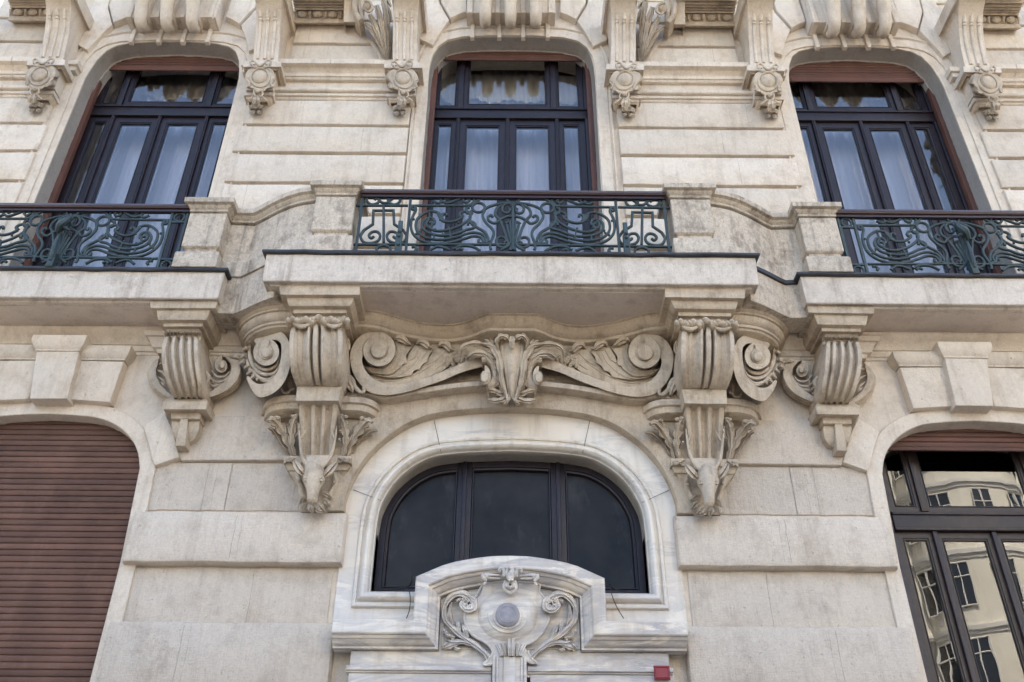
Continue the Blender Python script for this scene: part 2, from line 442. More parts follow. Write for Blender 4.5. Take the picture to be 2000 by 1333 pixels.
lun_half = [(-1.093, z) if i < 4 else (x, z) for i, (x, z) in enumerate(lun_half)]
lun_half[-1] = (0, lun_half[-1][1])
lun_arc = [(p.x, p.y) for p in cat([(a, b, 0) for a, b in lun_half[3:]], 4)]
lun_half = [lun_half[0]] + lun_arc
lun_open = lun_half + [(-x, z) for x, z in lun_half[::-1][1:]]
DOOR = [(-.9, 0.05), (.9, .05), (.9, 3.0), (-.9, 3.0)]
M = MB()
wall = M.poly([(-XE, 0), (XR, 0), (XR, 17), (-XE, 17)], 0, .5, 0,
       [UL_open, mir(UL_open), UC_open, LL_open, mir(LL_open), lun_open, DOOR], tone=.5)
wallo = M.build('wall', M_STONE, BLD, 20)
M = MB(); M.box(-XE, XR, .5, 12, 12.2, 17, 0, .5)      # body of the house behind the front
M.box(-XE, -XE + .3, .5, 12, 0, 12.2); M.box(XR - .3, XR, .5, 12, 0, 12.2); M.box(-XE + .3, XR - .3, 11.7, 12, 0, 12.2)
M.build('side_wall', M_STONE, BLD, 0)
M = MB(); M.box(-XE + .3, XR - .3, 2.6, 2.8, 0, 12.2); M.box(-XE + .3, XR - .3, .5, 2.6, 6.45, 6.7); M.box(-XE + .3, XR - .3, .5, 2.6, 11.0, 11.3)
for x in (-1.9, 1.9): M.box(x - .1, x + .1, .5, 2.6, .0, 11)
M.build('room_wall', M_ROOM, BLD, 0)
M = MB(); M.box(-XE - .3, XR + .3, -.9, 12.3, 17, 17.3, .05); M.build('roof', M_ROOF, BLD, 0)

for op in (UL_open, mir(UL_open), UC_open):
    pts = op[:]; c = sum(q[0] for q in pts) / len(pts); M = MB()
    dense = []
    for a, b in zip(pts[:-1], pts[1:]):
        n = max(1, int(Vector((b[0] - a[0], b[1] - a[1])).length / .05))
        dense += [(a[0] + (b[0] - a[0]) * k / n, a[1] + (b[1] - a[1]) * k / n) for k in range(n)]
    dense.append(pts[-1]); nr = offs(dense, False); s_ = 1
    vs = []
    for q, nn_ in zip(dense, nr):
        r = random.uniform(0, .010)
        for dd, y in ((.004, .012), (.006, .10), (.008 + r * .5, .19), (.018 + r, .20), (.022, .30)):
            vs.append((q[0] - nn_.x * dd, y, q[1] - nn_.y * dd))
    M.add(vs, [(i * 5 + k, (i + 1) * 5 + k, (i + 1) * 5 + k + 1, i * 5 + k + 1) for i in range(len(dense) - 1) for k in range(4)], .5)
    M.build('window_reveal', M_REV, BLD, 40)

# courses of blocks ---------------------------------------------------
def course(M, x0, x1, z0, z1, Y, cuts, bev=.012, g=.002, slL=0, slR=0, yb=0.0):
    """one long course; the vertical joints are hairlines of dark mortar standing a hair proud"""
    jit = lambda a: random.uniform(-a, a)
    top = [(x0 + (x1 - x0) * i / 7, z1 + (jit(.0035) if 0 < i < 7 else 0)) for i in range(8)]
    bot = [(x0 + (x1 - x0) * i / 9, z0 + (jit(.0045) if 0 < i < 9 else 0)) for i in range(10)]
    Yj = Y + jit(.0015)
    M.poly(bot + top[::-1], Yj, yb, bev)
    for c in cuts:
        if not (x0 + .12 < c < x1 - .12): continue
        n = 6; P = [(c + jit(.003) + jit(.004) * (k / n), z0 + bev + (z1 - z0 - 2 * bev) * k / n) for k in range(n + 1)]
        M.bar(P, .0042, Yj - .0007, Yj + .002, tone=-.62)
        if random.random() < .5:
            d = random.choice((-1, 1)) * random.uniform(.05, .09); P = [(a + d, b) for a, b in P]
            M.bar(P, .0026, Yj - .0007, Yj + .002, tone=-.5)
rows_up = [(9.185, 9.57), (8.76, 9.145), (8.315, 8.715), (7.885, 8.275), (7.455, 7.845), (6.97, 7.41)]
def clad(rows, x0, x1, ncut, side):
    M = MB()
    for k, (a, b) in enumerate(rows):
        xa, xb = (x0(k) if callable(x0) else x0), (x1(k) if callable(x1) else x1)
        w = xb - xa; cuts = [xa + w * random.uniform(.12, .88) for _ in range(ncut)]
        course(M, xa, xb, a, b, -.052, cuts, .015)
    if side < 0: M = M.mirror()
    M.build('coursed_stonework', M_STONE, BLD, 30)
rows_top = [(10.17, 10.525), (10.57, 10.965), (11.01, 11.4)]
for side in (1, -1):
    clad(rows_up, lambda k: -2.98 if k == 0 else -3.02, -1.15, 1, side)
    clad(rows_top, -2.62, -1.45, 1, side)
clad(rows_up, -XE, lambda k: -5.11 if k else -5.16, 0, 1); clad(rows_up, -XR, lambda k: -5.11 if k else -5.16, 3, -1)
clad(rows_top, -XE, -5.5, 0, 1); clad(rows_top, -XR, -5.5, 3, -1)
M = MB()
for a in range(12): course(M, -XE, XR, 11.45 + a * .45, 11.45 + a * .45 + .43, -.03, [-4 + random.random() + i for i in range(12)])
M.build('coursed_stonework', M_STONE, BLD, 30)
# string courses
S1 = [(9.925, .0), (9.925, -.04), (9.94, -.052), (9.952, -.052), (9.955, -.068), (9.975, -.07), (9.99, -.064), (10.01, -.066), (10.03, -.08), (10.05, -.11), (10.055, -.15), (10.06, -.165), (10.126, -.17), (10.134, -.15), (10.138, 0)]
S2 = [(9.575, 0), (9.575, -.045), (9.59, -.058), (9.608, -.058), (9.612, -.08), (9.642, -.086), (9.648, -.07), (9.655, -.075), (9.662, -.105), (9.672, -.115), (9.70, -.118), (9.708, -.06), (9.712, 0)]
for side in (1, -1):
    for S in (S1, S2):
        for xs in ((-2.97, -2.1, -2.096, -1.15), (-(XE + .02 if side > 0 else XR), -5.75, -5.745, -5.15)):
            M = MB()
            for x0, x1 in (xs[:2], xs[2:]): M.grid(lambda u, v: (x0 + (x1 - x0) * u, lerpl([s[1] for s in S], v), lerpl([s[0] for s in S], v)), 2, len(S))
            (M if side > 0 else M.mirror()).build('string_course', M_STONE, BLD, 25)

# lower rustication ---------------------------------------------------
M = MB()
def lowpoly(pts, Y, bev, yb=0.0): M.pp(pts, Y, yb, bev)
def pier_course(x0, x1, z0, z1, Y, cuts, bev):
    course(M, x0, x1, z0, z1, Y, cuts, bev, .0015)
zz = lambda y, Y=0: W(450, y, Y).z
# flush row B, proud row C, flush D, proud E, and rows on down to the pavement
M.pp([(412, 812), (600, 812), (600, 899), (352, 899), (346, 880), (336, 850), (330, 830), (340, 812)], -.05, 0, .014)
pier_course(-3.02, -2.36, zz(999), zz(906), -.012, [-2.55], .004)
pier_course(-2.357, -1.42, zz(999), zz(906), -.012, [-2.26, -1.75], .004)
pier_course(-3.05, -1.315, 4.59, 5.03 - .39 + .0 if False else 4.575 + .0, -.1, [], .02) if False else None
pier_course(-3.05, -1.325, 4.165, 4.598, -.11, [-2.21], .036)
pier_course(-2.985, -1.40, 3.715, 4.15, -.015, [-2.02], .006)
pier_course(-3.03, -1.32, 3.19, 3.705, -.11, [-2.45], .036)
for k in range(6):
    z = 3.17 - k * .52; pier_course(-2.985 if k % 2 == 0 else -3.03, -1.4 if k % 2 == 0 else -1.34, z - .50, z, -.015 if k % 2 == 0 else -.11, [-2.2 + .1 * k], .02)
M.both('rusticated_pier', M_LOW, BLD, 30)
M = MB()
for k in range(9):
    z = 5.03 - k * .48; pier_course(-XE, -5.2, z - .46, z, -.05, [], .02)
M.both('rusticated_pier', M_LOW, BLD, 30)
# voussoir block beside the lower window
M = MB(); M.pp([(279, 832), (322, 806), (338, 842), (350, 893), (302, 909), (296, 896), (291, 872)], -.07, 0, .012)
M.both('voussoir', M_STONE, BLD, 30)

# side wall cornice under the side balconies, keystones of the lower windows
M = MB()
CP = [(6.40, -.13), (6.385, -.135), (6.36, -.125), (6.335, -.095), (6.30, -.06), (6.255, -.045), (6.25, -.03), (6.195, -.028), (6.19, -.012), (6.165, -.012), (6.16, 0)]
for x0, x1 in ((-5.5, -2.35),):
    M.grid(lambda u, v: (x0 + (x1 - x0) * u, lerpl([s[1] for s in CP], v), lerpl([s[0] for s in CP], v)), 2, len(CP))
M.both('wall_moulding', M_STONE, BLD, 30)
def keyblock(M, top, bot, Yf, cap, capext, zcap):
    """tapered keystone with a moulded head; top/bot = [(x0,y),(x1,y)] as seen at depth Yf"""
    a, b = W(*top[0], Yf), W(*top[1], Yf); c, d = W(*bot[1], Yf), W(*bot[0], Yf)
    M.poly([(a.x, a.z), (b.x, b.z), (c.x, c.z), (d.x, d.z)], Yf, 0, .012)
    prof = [(0, .0), (.006, .0), (.008, .012), (.03, .03), (.045, .055), (.05, .075), (.05, .11)]
    zc = a.z; k = zcap
    path = [(b.x, 0), (b.x, Yf), (a.x, Yf), (a.x, 0)]
    M.sweep(path, [(p, zc + q * k) for p, q in [(-.05, 0)] + prof + [(-.05, .11)]], XY, caps=False)
M = MB()
keyblock(M, [(71, 686), (155, 686)], [(57, 779), (131, 779)], -.17, 0, 0, 1.3)
M.both('keystone', M_STONE, BLD, 30)
M = MB()
keyblock(M, [(156, 704), (242, 706)], [(131, 780), (214, 786)], -.10, 0, 0, 1.2)
X2 = MB()
X2.v = [(2 * LLX - x - .0, y, z) for x, y, z in M.v]; X2.f = [f[::-1] for f in M.f]; X2.t = list(M.t); X2.both('flanking_keystone', M_STONE, BLD, 30)
M.both('flanking_keystone', M_STONE, BLD, 30)
# raised ring around lower windows
M = MB()
ring = [(LLX + x, z) for x, z in LL_half[::-1]] + [(LLX - x, z) for x, z in LL_half[1:]]
M.sweep([(LLX + .97, .9), (LLX + .97, 4.2)] + ring + [(LLX - .97, 4.2), (LLX - .97, .9)], [(0, 0), (0, -.028), (-.006, -.034), (-.125, -.034), (-.131, -.028), (-.131, 0)])
M.both('window_surround', M_STONE, BLD, 25)

# ------------------------------------------------------------------ balconies
def rect(M, x0, x1, yf, yb, prof, tone=None):
    """moulding round a rectangle (n outwards, z) with closed top and bottom"""
    path = [(x1, yf), (x0, yf), (x0, yb), (x1, yb)]
    M.sweep(path, prof, XY, closed=True, tone=tone)
    for n, z in (prof[0], prof[-1]):
        M.add([(x1 + n, yf - n, z), (x0 - n, yf - n, z), (x0 - n, yb + n, z), (x1 + n, yb + n, z)], [(0, 1, 2, 3)], tone)
FS = [(-.11, ZB - .014), (-.06, ZB - .016), (-.052, ZB - .01), (-.05, ZB + .004), (-.014, ZB + .004), (-.008, ZB - .004), (.0, ZB + .006), (.008, ZT - .05), (.004, ZT - .012), (-.02, ZT - .008)]
FL = [(-.01, ZT - .03), (.036, ZT - .028), (.042, ZT - .02), (.042, ZT), (.03, ZT + .006), (-.3, ZT + .012)]
def balcony(name, x0, x1, yf, label):
    M = MB(); rect(M, x0, x1, yf, .0, FS, .5)
    o = M.build(name, M_FASC, BLD, 30, label)
    M = MB()
    pts = [(x1, .0), (x1, yf), (x0, yf), (x0, .0)]
    dense = []
    for i in range(3):
        a, b = Vector(pts[i]), Vector(pts[i + 1]); n = max(2, int((b - a).length / .16))
        for k in range(n): dense.append(a.lerp(b, k / n))
    dense.append(Vector(pts[3]))
    pr = FL
    nr = offs(dense, False); rnd = [random.uniform(-.006, .006) for _ in dense]
    vs = [(p.x + q.x * (a + (r if a > 0 else 0)), p.y + q.y * (a + (r if a > 0 else 0)), z + (r * .8 if j < 2 else 0)) for p, q, r in zip(dense, nr, rnd) for j, (a, z) in enumerate(pr)]
    m = len(pr); fs = [(i * m + k, (i + 1) * m + k, (i + 1) * m + k + 1, i * m + k + 1) for i in range(len(dense) - 1) for k in range(m - 1)]
    M.add(vs, fs, .5); M.build('flashing', M_FLASH, o, 30)
    # plain rendered underside
    M = MB(); M.box(x0 + .11, x1 - .11, yf + .11, -.001, ZB - .018, ZB - .012, 0, .5)
    M.build('soffit', M_PLAST, o, 0)
    return o
BC = balcony('balcony', -2.15, 2.12, -.8, 'middle balcony over the door, standing further out')
BL = balcony('balcony', -5.55, -2.60, -.54, 'balcony above the closed brown shutter')
BR = balcony('balcony', 2.60, 5.55, -.54, 'balcony above the half open shutter')

# stone parapets: piers, curved link, coping
CPR = [(0, 0), (.014, .002), (.016, .022), (.006, .026), (.008, .034), (.026, .046), (.036, .062), (.036, .070), (.052, .074), (.068, .078), (.070, .132), (.06, .142), (0, .147)]
def pier(M, x0, x1, yf, yb, zc):
    rect(M, x0 - .035, x1 + .035, yf - .035, yb + .02, [(-.03, ZT), (.0, ZT), (.0, 6.90), (-.008, 6.915), (-.035, 6.925), (-.04, 6.925)])
    rect(M, x0, x1, yf, yb, [(-.02, 6.92), (-.02, 6.98), (.0, 6.99), (.008, 7.0), (.008, zc - .02), (0, zc - .01), (-.02, zc)])
    rect(M, x0, x1, yf, yb, [(-.03, zc)] + [(n, zc + z * 1.0) for n, z in CPR])
parp = [(-1.74, -.745), (-1.84, -.722), (-1.95, -.697), (-2.06, -.657), (-2.17, -.598), (-2.28, -.528), (-2.39, -.452), (-2.47, -.402), (-2.70, -.415)]
pc = [(p.x, p.y) for p in cat([(a, b, 0) for a, b in parp[:-1]], 3)] + [parp[-1]]
M = MB()
M.sweep(pc, [(-.22, ZT), (.048, ZT), (.048, 6.89), (.040, 6.905), (.008, 6.922), (.0, 6.94), (-.004, 6.96), (-.004, ZC - .165), (-.22, ZC - .165)], XY, tone=.5)
M.sweep([q for q in pc if q[0] < -2.04], [(-.22, 6.34), (.02, 6.34), (.03, 6.45), (.03, ZT - .001), (-.22, ZT - .001)], XY, tone=.4)
M.sweep(pc, [(-.24, ZC - .165)] + [(n, ZC - .145 + z) for n, z in CPR] + [(-.28, ZC), (-.28, ZC - .165)], XY, tone=.4)
pier(M, -1.80, -1.455, -.80, -.50, ZC - .145)
pier(M, -3.03, -2.70, -.56, -.26, ZC - .145)
M.both('parapet', M_WEA, BLD, 30, ('left stone parapet, stained, curving between two piers', 'right stone parapet, cleaner render in its curved panel'))
# the lead strip on the curved link, seen on the right-hand side only
M = MB(); M.sweep([(-p[0], p[1]) for p in pc[::-1]][:-6], [(.03, 6.70), (.055, 6.70), (.06, 6.735), (.03, 6.745)], XY, tone=.5)
M.build('flashing', M_FLASH, BR, 30)
M = MB(); M.box(-2.72, -2.1, -.37, 0, 6.38, 6.72, 0, .5); M.both('balcony_fill', M_WEA, BLD, 0)

# curved cornice between the brackets (quarter round in plan)
arc_t = [WZ(q[0], q[1], 6.36) for q in [(549, 587), (518, 584), (479, 595), (452, 614), (446, 634), (452, 662), (463, 684)]]
M = MB()
cc = [(-1.86, -.60), (-2.08, -.585), (-2.25, -.53), (-2.38, -.44), (-2.48, -.33), (-2.54, -.2), (-2.565, -.03), (-2.57, .0)]
cc = [(p.x, p.y) for p in cat([(a, b, 0) for a, b in cc], 4)]
QP = [(-.02, 6.58), (.012, 6.44), (.012, 6.405), (-.006, 6.40), (-.012, 6.385), (-.018, 6.355), (-.04, 6.325), (-.052, 6.318), (-.052, 6.30), (-.072, 6.296), (-.068, 6.275), (-.076, 6.25), (-.098, 6.23), (-.112, 6.224), (-.112, 6.20), (-.13, 6.196), (-.14, 6.18), (-.2, 6.165), (-.34, 6.15)]
M.sweep(cc, QP, XY, caps=False, tone=.5)
M.both('curved_cornice', M_ORN, BLD, 40)

# ------------------------------------------------------------------ middle bay: frieze, waved cornice, archivolt
wave = [(-1.50, -.43), (-1.42, -.425), (-1.20, -.397), (-.978, -.285), (-.75, -.21), (-.563, -.20), (-.42, -.245), (-.30, -.33), (-.215, -.375)]
wv = [(p.x, p.y) for p in cat([(a, b, 0) for a, b in wave], 5)]
wv = [(-x, y) for x, y in wv] + [(x, y) for x, y in wv[::-1]]
M = MB()
WP = [(0.0, 6.42), (.0, 6.392), (-.016, 6.388), (-.02, 6.372), (-.030, 6.345), (-.05, 6.32), (-.078, 6.302), (-.085, 6.298), (-.085, 6.293), (-.070, 6.290), (-.068, 6.262), (-.08, 6.255), (-.24, 6.25)]
M.sweep(wv, WP, XY, caps=False, tone=.5)
M.build('waved_cornice', M_ORN, BLD, 40)
mo = [(677, 986), (686, 960), (699, 934), (717, 907), (743, 879), (774, 855), (809, 835), (848, 822), (896, 815), (944, 811), (1000, 810)]
mo = [xz(*q) for q in mo]; mo[-1] = (0, mo[-1][1])
mo = [(p.x, p.y) for p in cat([(a, b, 0) for a, b in mo], 4)]
mo = [(-1.35, 4.6)] + mo
ar_in = [(x - .0, z) for x, z in mo]
ar_in = ar_in + [(-x, z) for x, z in ar_in[::-1][1:]]
LE = [xz(a, b, -.22) for a, b in [(655, 782), (714, 774), (754, 780), (804, 773), (876, 762), (939, 756), (1000, 754)]]
LE[-1] = (0, LE[-1][1]); LE = [(p.x, p.y) for p in cat([(a, b, 0) for a, b in LE], 4)]
LE = LE + [(-x, z) for x, z in LE[::-1][1:]]
M = MB()
o = [(-1.56, 4.6)] + ar_in[0:1] + ar_in[1:] + [(1.56, 4.6), (1.62, 5.2), (1.7, 5.9), (-1.7, 5.9), (-1.62, 5.2)]
M.poly(o, -.125, 0, .01, tone=.5)
M.build('archivolt', M_ORN, BLD, 35)
M = MB()
M.poly(LE + [(1.85, 5.6), (1.85, 6.40), (-1.85, 6.40), (-1.85, 5.6)], -.085, 0, .004, tone=.4)
M.sweep(LE[::-1], [(0, -.05), (0, -.225), (-.006, -.235), (-.05, -.235), (-.06, -.22), (-.075, -.19), (-.1, -.15), (-.14, -.12), (-.2, -.08)], XZ, caps=False, tone=.5)
M.build('frieze', M_ORN, BLD, 35)

# ------------------------------------------------------------------ marble surround of the fanlight
M = MB()
lo = [(-1.36, 3.55)] + [(-1.36, 4.55)] + [(x - .012, z + .012) for x, z in mo[1:]]
lo = lo + [(-x, z) for x, z in lo[::-1][1:]]
lopen = [(x, z) for x, z in lun_open]
M.poly(lo[:1] + lo[1:], -.02, 0.0, .004, [[(p[0], p[1]) for p in lopen]], tone=.5)
mp_ = [(0.0, .2), (0.0, .03), (.006, -.02), (.012, -.032), (.014, -.045), (.024, -.066), (.04, -.078), (.058, -.078), (.074, -.066), (.084, -.048), (.086, -.036), (.098, -.034), (.10, -.048), (.112, -.054), (.124, -.05), (.132, -.038), (.134, -.02)]
M.sweep(lun_open, [(a, y) for a, y in mp_], XZ, closed=True, tone=.5)
M.build('marble_surround', M_MARBP, BLD, 35)
for q, r in (((909 - 61, 822), (862, 886)), ((1152, 822), (1138, 886)), ((690, 957), (744, 978)), ((1308, 957), (1254, 982))):
    M = MB(); a = W(q[0], q[1], -.021); b = W(r[0], r[1], -.076)
    M.tube([a, (a + b) / 2, b], .0022, 4); M.build('joint_line', M_CABLE, BLD, 0)

# door hood: cornice that breaks up into a segmental pediment
M = MB()
AX = 0.0
zc = 3.67
ptop = [xz(*q, -.3) for q in [(812, 1126), (845, 1111), (880, 1099), (920, 1091), (960, 1086), (1000, 1085)]]
ptop = [(x - .0, z) for x, z in ptop]; ptop[-1] = (0, ptop[-1][1])
xp = ptop[0][0]
hp = [(-1.30, zc), (xp, zc)] + [(p.x, p.y) for p in cat([(a, b, 0) for a, b in ptop], 4)]
hp = [q for k, q in enumerate(hp) if k < 3 or abs(q[0] - xp) > .17]
hp = hp + [(-x, z) for x, z in hp[::-1][1:]]
HP = [(0, 0), (0, -.29), (-.008, -.30), (-.095, -.30), (-.105, -.292), (-.106, -.275), (-.12, -.268), (-.128, -.262), (-.13, -.25), (-.15, -.235), (-.165, -.215), (-.168, -.20), (-.185, -.197), (-.187, -.15), (-.19, -.15), (-.19, -.1)]
M.sweep(hp, [(a, y) for a, y in HP], XZ, tone=.5)
# tympanum, frieze, architrave
M.poly([(-1.17, 3.3), (1.17, 3.3), (1.17, 3.52), (xp + 0, 3.52)[::1] if False else (-xp - .17, 3.52), (-xp - .17, 3.95), (-.3, 4.06), (.3, 4.06), (xp + .17, 3.95), (xp + .17, 3.52), (-1.17, 3.52)], -.15, 0, .003, tone=.5)
for s_ in (1, -1):
    x0, x1 = (-1.19, -.13) if s_ == 1 else (.13, 1.19)
    M.box(x0, x1, -.185, 0, 3.335, 3.372, .008, .5)
    M.box(x0, x1, -.168, 0, 3.322, 3.335, .004, .5)
    M.box(x0 + .02, x1 - .0, -.155, 0, 2.9, 3.322, .003, .5)
    for q in range(3):
        xx = x0 + .2 + q * .3
        M.box(xx, xx + .22, -.162, -.15, 3.12, 3.195, .006, .5)
M.box(-1.15, -.9, -.12, 0, 0, 2.9, .01); M.box(.9, 1.15, -.12, 0, 0, 2.9, .01); M.box(-.9, .9, -.1, 0, 2.9, 3.0, .01)
HOOD = M.build('door_hood', M_MARB, BLD, 30, 'grey veined marble hood rising into an arched pediment over the door')
M = MB(); M.box(-.9, .9, .2, .26, .05, 2.95, .01)
for x in (-.45, .45):
    M.box(x - .33, x + .33, .18, .2, .3, 1.2, .02); M.box(x - .33, x + .33, .18, .2, 1.4, 2.7, .02)
M.build('door', M_WOODB, BLD, 0)

# ------------------------------------------------------------------ windows
def slats(M, x0, x1, z0, z1, Y, pitch=.05, tone=None):
    n = int((z1 - z0) / pitch); 
    for i in range(n + 1):
        b = z1 - (i + 1) * pitch
        if b < z0 - pitch * .9: break
        b = max(b, z0); 
        pr = [(Y + .008, b), (Y - .000, b + .003), (Y - .004, b + .010), (Y - .0045, b + pitch * .55), (Y - .002, b + pitch * .82), (Y + .003, b + pitch * .90), (Y + .009, b + pitch * .92), (Y + .009, b + pitch)]
        dz = random.uniform(-.0012, .0012)
        M.grid(lambda u, v: (x0 + (x1 - x0) * u, lerpl([s[0] for s in pr], v) + dz, lerpl([s[1] for s in pr], v)), 2, len(pr), tone=tone)
def frame(M, x0, x1, z0, z1, Y, w, d=.05, in_=.012, bead=.010):
    """one glazed leaf: stiles, rails and a stepped bead"""
    L = [(x0, z0), (x0, z1), (x1, z1), (x1, z0)]
    pr = [(0, Y + d), (0, Y + .004), (-.004, Y), (-w + in_ * 1.6, Y), (-w + in_ * 1.5, Y + .008), (-w + in_ * .8, Y + .010), (-w + in_ * .7, Y + .003), (-w + .002, Y + .005), (-w, Y + .014), (-w, Y + d)]
    M.sweep(L, pr, XZ, closed=True, tone=.5)
def pane(x0, x1, z0, z1, Y): 
    m = MB(); m.add([(x0, Y, z0), (x1, Y, z0), (x1, Y, z1), (x0, Y, z1)], [(0, 1, 2, 3)], .5); m.keep = True; return m
TRB, TRT = 9.655, 9.82
def upper_window(xc, hw, ztop, drop, lab):
    """drop = how far the roller shutter hangs below the arch"""
    F = MB(); Y = .30; zb = ZT + .1
    k = hw / .93
    X = [xc + a * k for a in (-.93, -.60, -.04, .52, .87)]
    F.box(X[0] - .08, X[0] + .03, Y - .03, Y + .06, zb, ztop + .2, .006); F.box(X[4] - .03, X[4] + .1, Y - .03, Y + .06, zb, ztop + .2, .006)
    F.box(X[0], X[4], Y - .035, Y + .05, TRB, TRT - .03, .008); F.box(X[0], X[4], Y - .05, Y + .05, TRT - .03, TRT - .008, .006)
    F.box(X[0], X[4], Y - .02, Y + .05, TRT - .008, TRT + .02, .005)
    F.box(X[0], X[4], Y - .02, Y + .06, zb, zb + .12, .006)
    P = []
    for i in range(4):
        a, b = X[i] + (.0 if i else .03), X[i + 1] - (.0 if i < 3 else .03)
        frame(F, a, b, zb + .12, TRB, Y, .105 if 0 < i < 3 else .085)
        if i < 3:
            F.box(X[i + 1] - .022, X[i + 1] + .022, Y - .03, Y - .0, zb + .12, TRB, .010)
            F.box(X[i + 1] - .007, X[i + 1] + .007, Y - .038, Y - .03, zb + .12, TRB, .003)
        P.append((a + .06, b - .06, zb + .2, TRB - .05))
    u = [X[0] + .03, xc - .59 * k, xc + .49 * k, X[4] - .03]
    for i in range(3):
        a, b = u[i], u[i + 1]
        frame(F, a, b, TRT + .015, ztop + .08, Y, .10 if i == 1 else .07)
        if i < 2: F.box(b - .035, b + .035, Y - .025, Y, TRT + .02, ztop + .1, .008)
        P.append((a + .05, b - .05, TRT + .04, ztop + .05))
    fo = F.build('window', M_WOOD, BLD, 30, lab)
    for p in P: pane(*p, Y + .02).build('pane', M_GLASS, fo, 0)
    # brown guide rails and the roller shutter
    for sx, x in ((-1, xc - hw - .0), (1, xc + hw + .0)):
        G = MB(); G.box(min(x, x - sx * .062), max(x, x - sx * .062), .195, .26, ZT, ztop + .15, .006)
        G.box(min(x, x - sx * .03), max(x, x - sx * .03), .188, .195, ZT, ztop + .15, .002)
        for zz_ in (7.9, 8.9, 9.8): G.ell((x - sx * .045, .193, zz_), .008, .006, .008, 8, 5)
        G.build('guide_rail', M_SHUT, fo, 30)
    S = MB(); slats(S, xc - hw, xc + hw, ztop - drop, ztop + .12, .205, .047)
    S.box(xc - hw, xc + hw, .198, .215, ztop - drop - .035, ztop - drop, .004)
    for s_ in (-1, 1): S.tube([(xc + s_ * hw * .84, .197, ztop - drop - .022), (xc + s_ * hw * .84, .185, ztop - drop - .0)], .008, 6)
    S.build('roller_shutter', M_SHUT, fo, 30)
    return fo
upper_window(-4.05, .90, 10.63, .232, 'brown framed window with the shutter just showing, behind the left balcony')
upper_window(-.03, .945, 10.78, .153, 'middle window over the door with its shutter fully raised')
upper_window(4.05, .90, 10.63, .345, 'brown framed window with the shutter hanging lower, behind the right balcony')
# curtains hang inside the rooms
def curtain(xc, hw, lab, seed):
    rnd = random.Random(seed); ph = [rnd.uniform(0, 6) for _ in range(6)]
    def fold(x): return .045 * sin(x * 40 + ph[0] + 1.6 * sin(x * 6 + ph[1])) * (.6 + .4 * sin(x * 5 + ph[4])) + .016 * sin(x * 83 + ph[2]) + .03 * sin(x * 11 + ph[3])
    M = MB()
    nu = 260
    vs = []; fs = []
    zs = [10.9, 10.2, 9.6, 9.0, 8.4, 7.8, 7.2, 6.85]
    for i in range(nu):
        u = i / (nu - 1); x = xc - hw + 2 * hw * u
        for j, z in enumerate(zs):
            sp = 1 + .03 * j
            vs.append((x + .01 * sin(j + x * 5), .68 + fold(x + .004 * j) * (.6 + .07 * j), z))
    m = len(zs)
    for i in range(nu - 1):
        for j in range(m - 1): fs.append((i * m + j, (i + 1) * m + j, (i + 1) * m + j + 1, i * m + j + 1))
    M.add(vs, fs, .5)
    o = M.build('curtain', M_CLOTH, None, 180); tag(o, lab, 'curtain', 'curtains behind the upper windows')
    V = MB(); vs = []; fs = []
    for i in range(nu):
        u = i / (nu - 1); x = xc - hw + 2 * hw * u
        zb = 10.32 + .05 * cos((x - xc) * 13.5) * (1 + .5 * sin(x * 3 + ph[4]))
        for j in range(5):
            z = zb + (10.95 - zb) * j / 4; vs.append((x, .60 + .012 * sin(x * 57 + ph[5]) * (1.2 - .2 * j), z))
    for i in range(nu - 1):
        for j in range(4): fs.append((i * 5 + j, (i + 1) * 5 + j, (i + 1) * 5 + j + 1, i * 5 + j + 1))
    V.add(vs, fs, .5); V.build('valance', M_VAL, o, 180)
curtain(-4.05, 1.25, 'white sheer curtain under a scalloped beige valance in the left upper window', 3)
curtain(-.03, 1.2, 'white sheer curtain under a scalloped beige valance in the middle upper window', 5)
curtain(4.05, 1.25, 'white sheer curtain under a scalloped beige valance in the right upper window', 9)

# closed shutter, lower left
S = MB(); slats(S, LLX - .98, LLX + .98, .9, 5.6, .10, .0525)
F = MB(); F.box(LLX - .99, LLX - .93, .085, .14, .9, 5.6, .005); F.box(LLX + .925, LLX + .99, .085, .14, .9, 5.6, .005)
fo = F.build('window', M_SHUTD, BLD, 30, 'lower window wholly covered by a closed brown roller shutter')
S.build('roller_shutter', M_SHUTD, fo, 30, 'closed brown roller shutter of narrow slats')
# lower right window
F = MB(); Y = .30; RX = 4.06
F.box(RX - .97, RX - .80, Y - .02, Y + .06, .9, 5.7, .006); F.box(RX + .80, RX + .97, Y - .02, Y + .06, .9, 5.7, .006)
F.box(RX - .80, RX + .80, Y - .035, Y + .05, 4.63, 4.80, .010); F.box(RX - .80, RX + .80, Y - .05, Y - .035, 4.77, 4.795, .006); F.box(RX - .80, RX + .80, Y - .045, Y - .035, 4.63, 4.65, .004)
P = []
LX = [RX - .80, RX - .47, RX + .03, RX + .50, RX + .80]
for i in range(4):
    frame(F, LX[i], LX[i + 1], .9, 4.63, Y, .075); P.append((LX[i] + .04, LX[i + 1] - .04, .94, 4.60))
    if i < 3: F.box(LX[i + 1] - .02, LX[i + 1] + .02, Y - .03, Y, .9, 4.63, .008)
UX = [RX - .80, RX - .50, RX + .50, RX + .80]
for i in range(3):
    frame(F, UX[i], UX[i + 1], 4.80, 5.6, Y, .075); P.append((UX[i] + .04, UX[i + 1] - .04, 4.84, 5.56))
    if i < 2: F.box(UX[i + 1] - .03, UX[i + 1] + .03, Y - .025, Y, 4.81, 5.6, .008)
fo = F.build('window', M_WOODB, BLD, 30, 'brown lower window whose panes mirror the house opposite')
for p in P: pane(*p, Y + .02).build('pane', M_GLASSR, fo, 0)
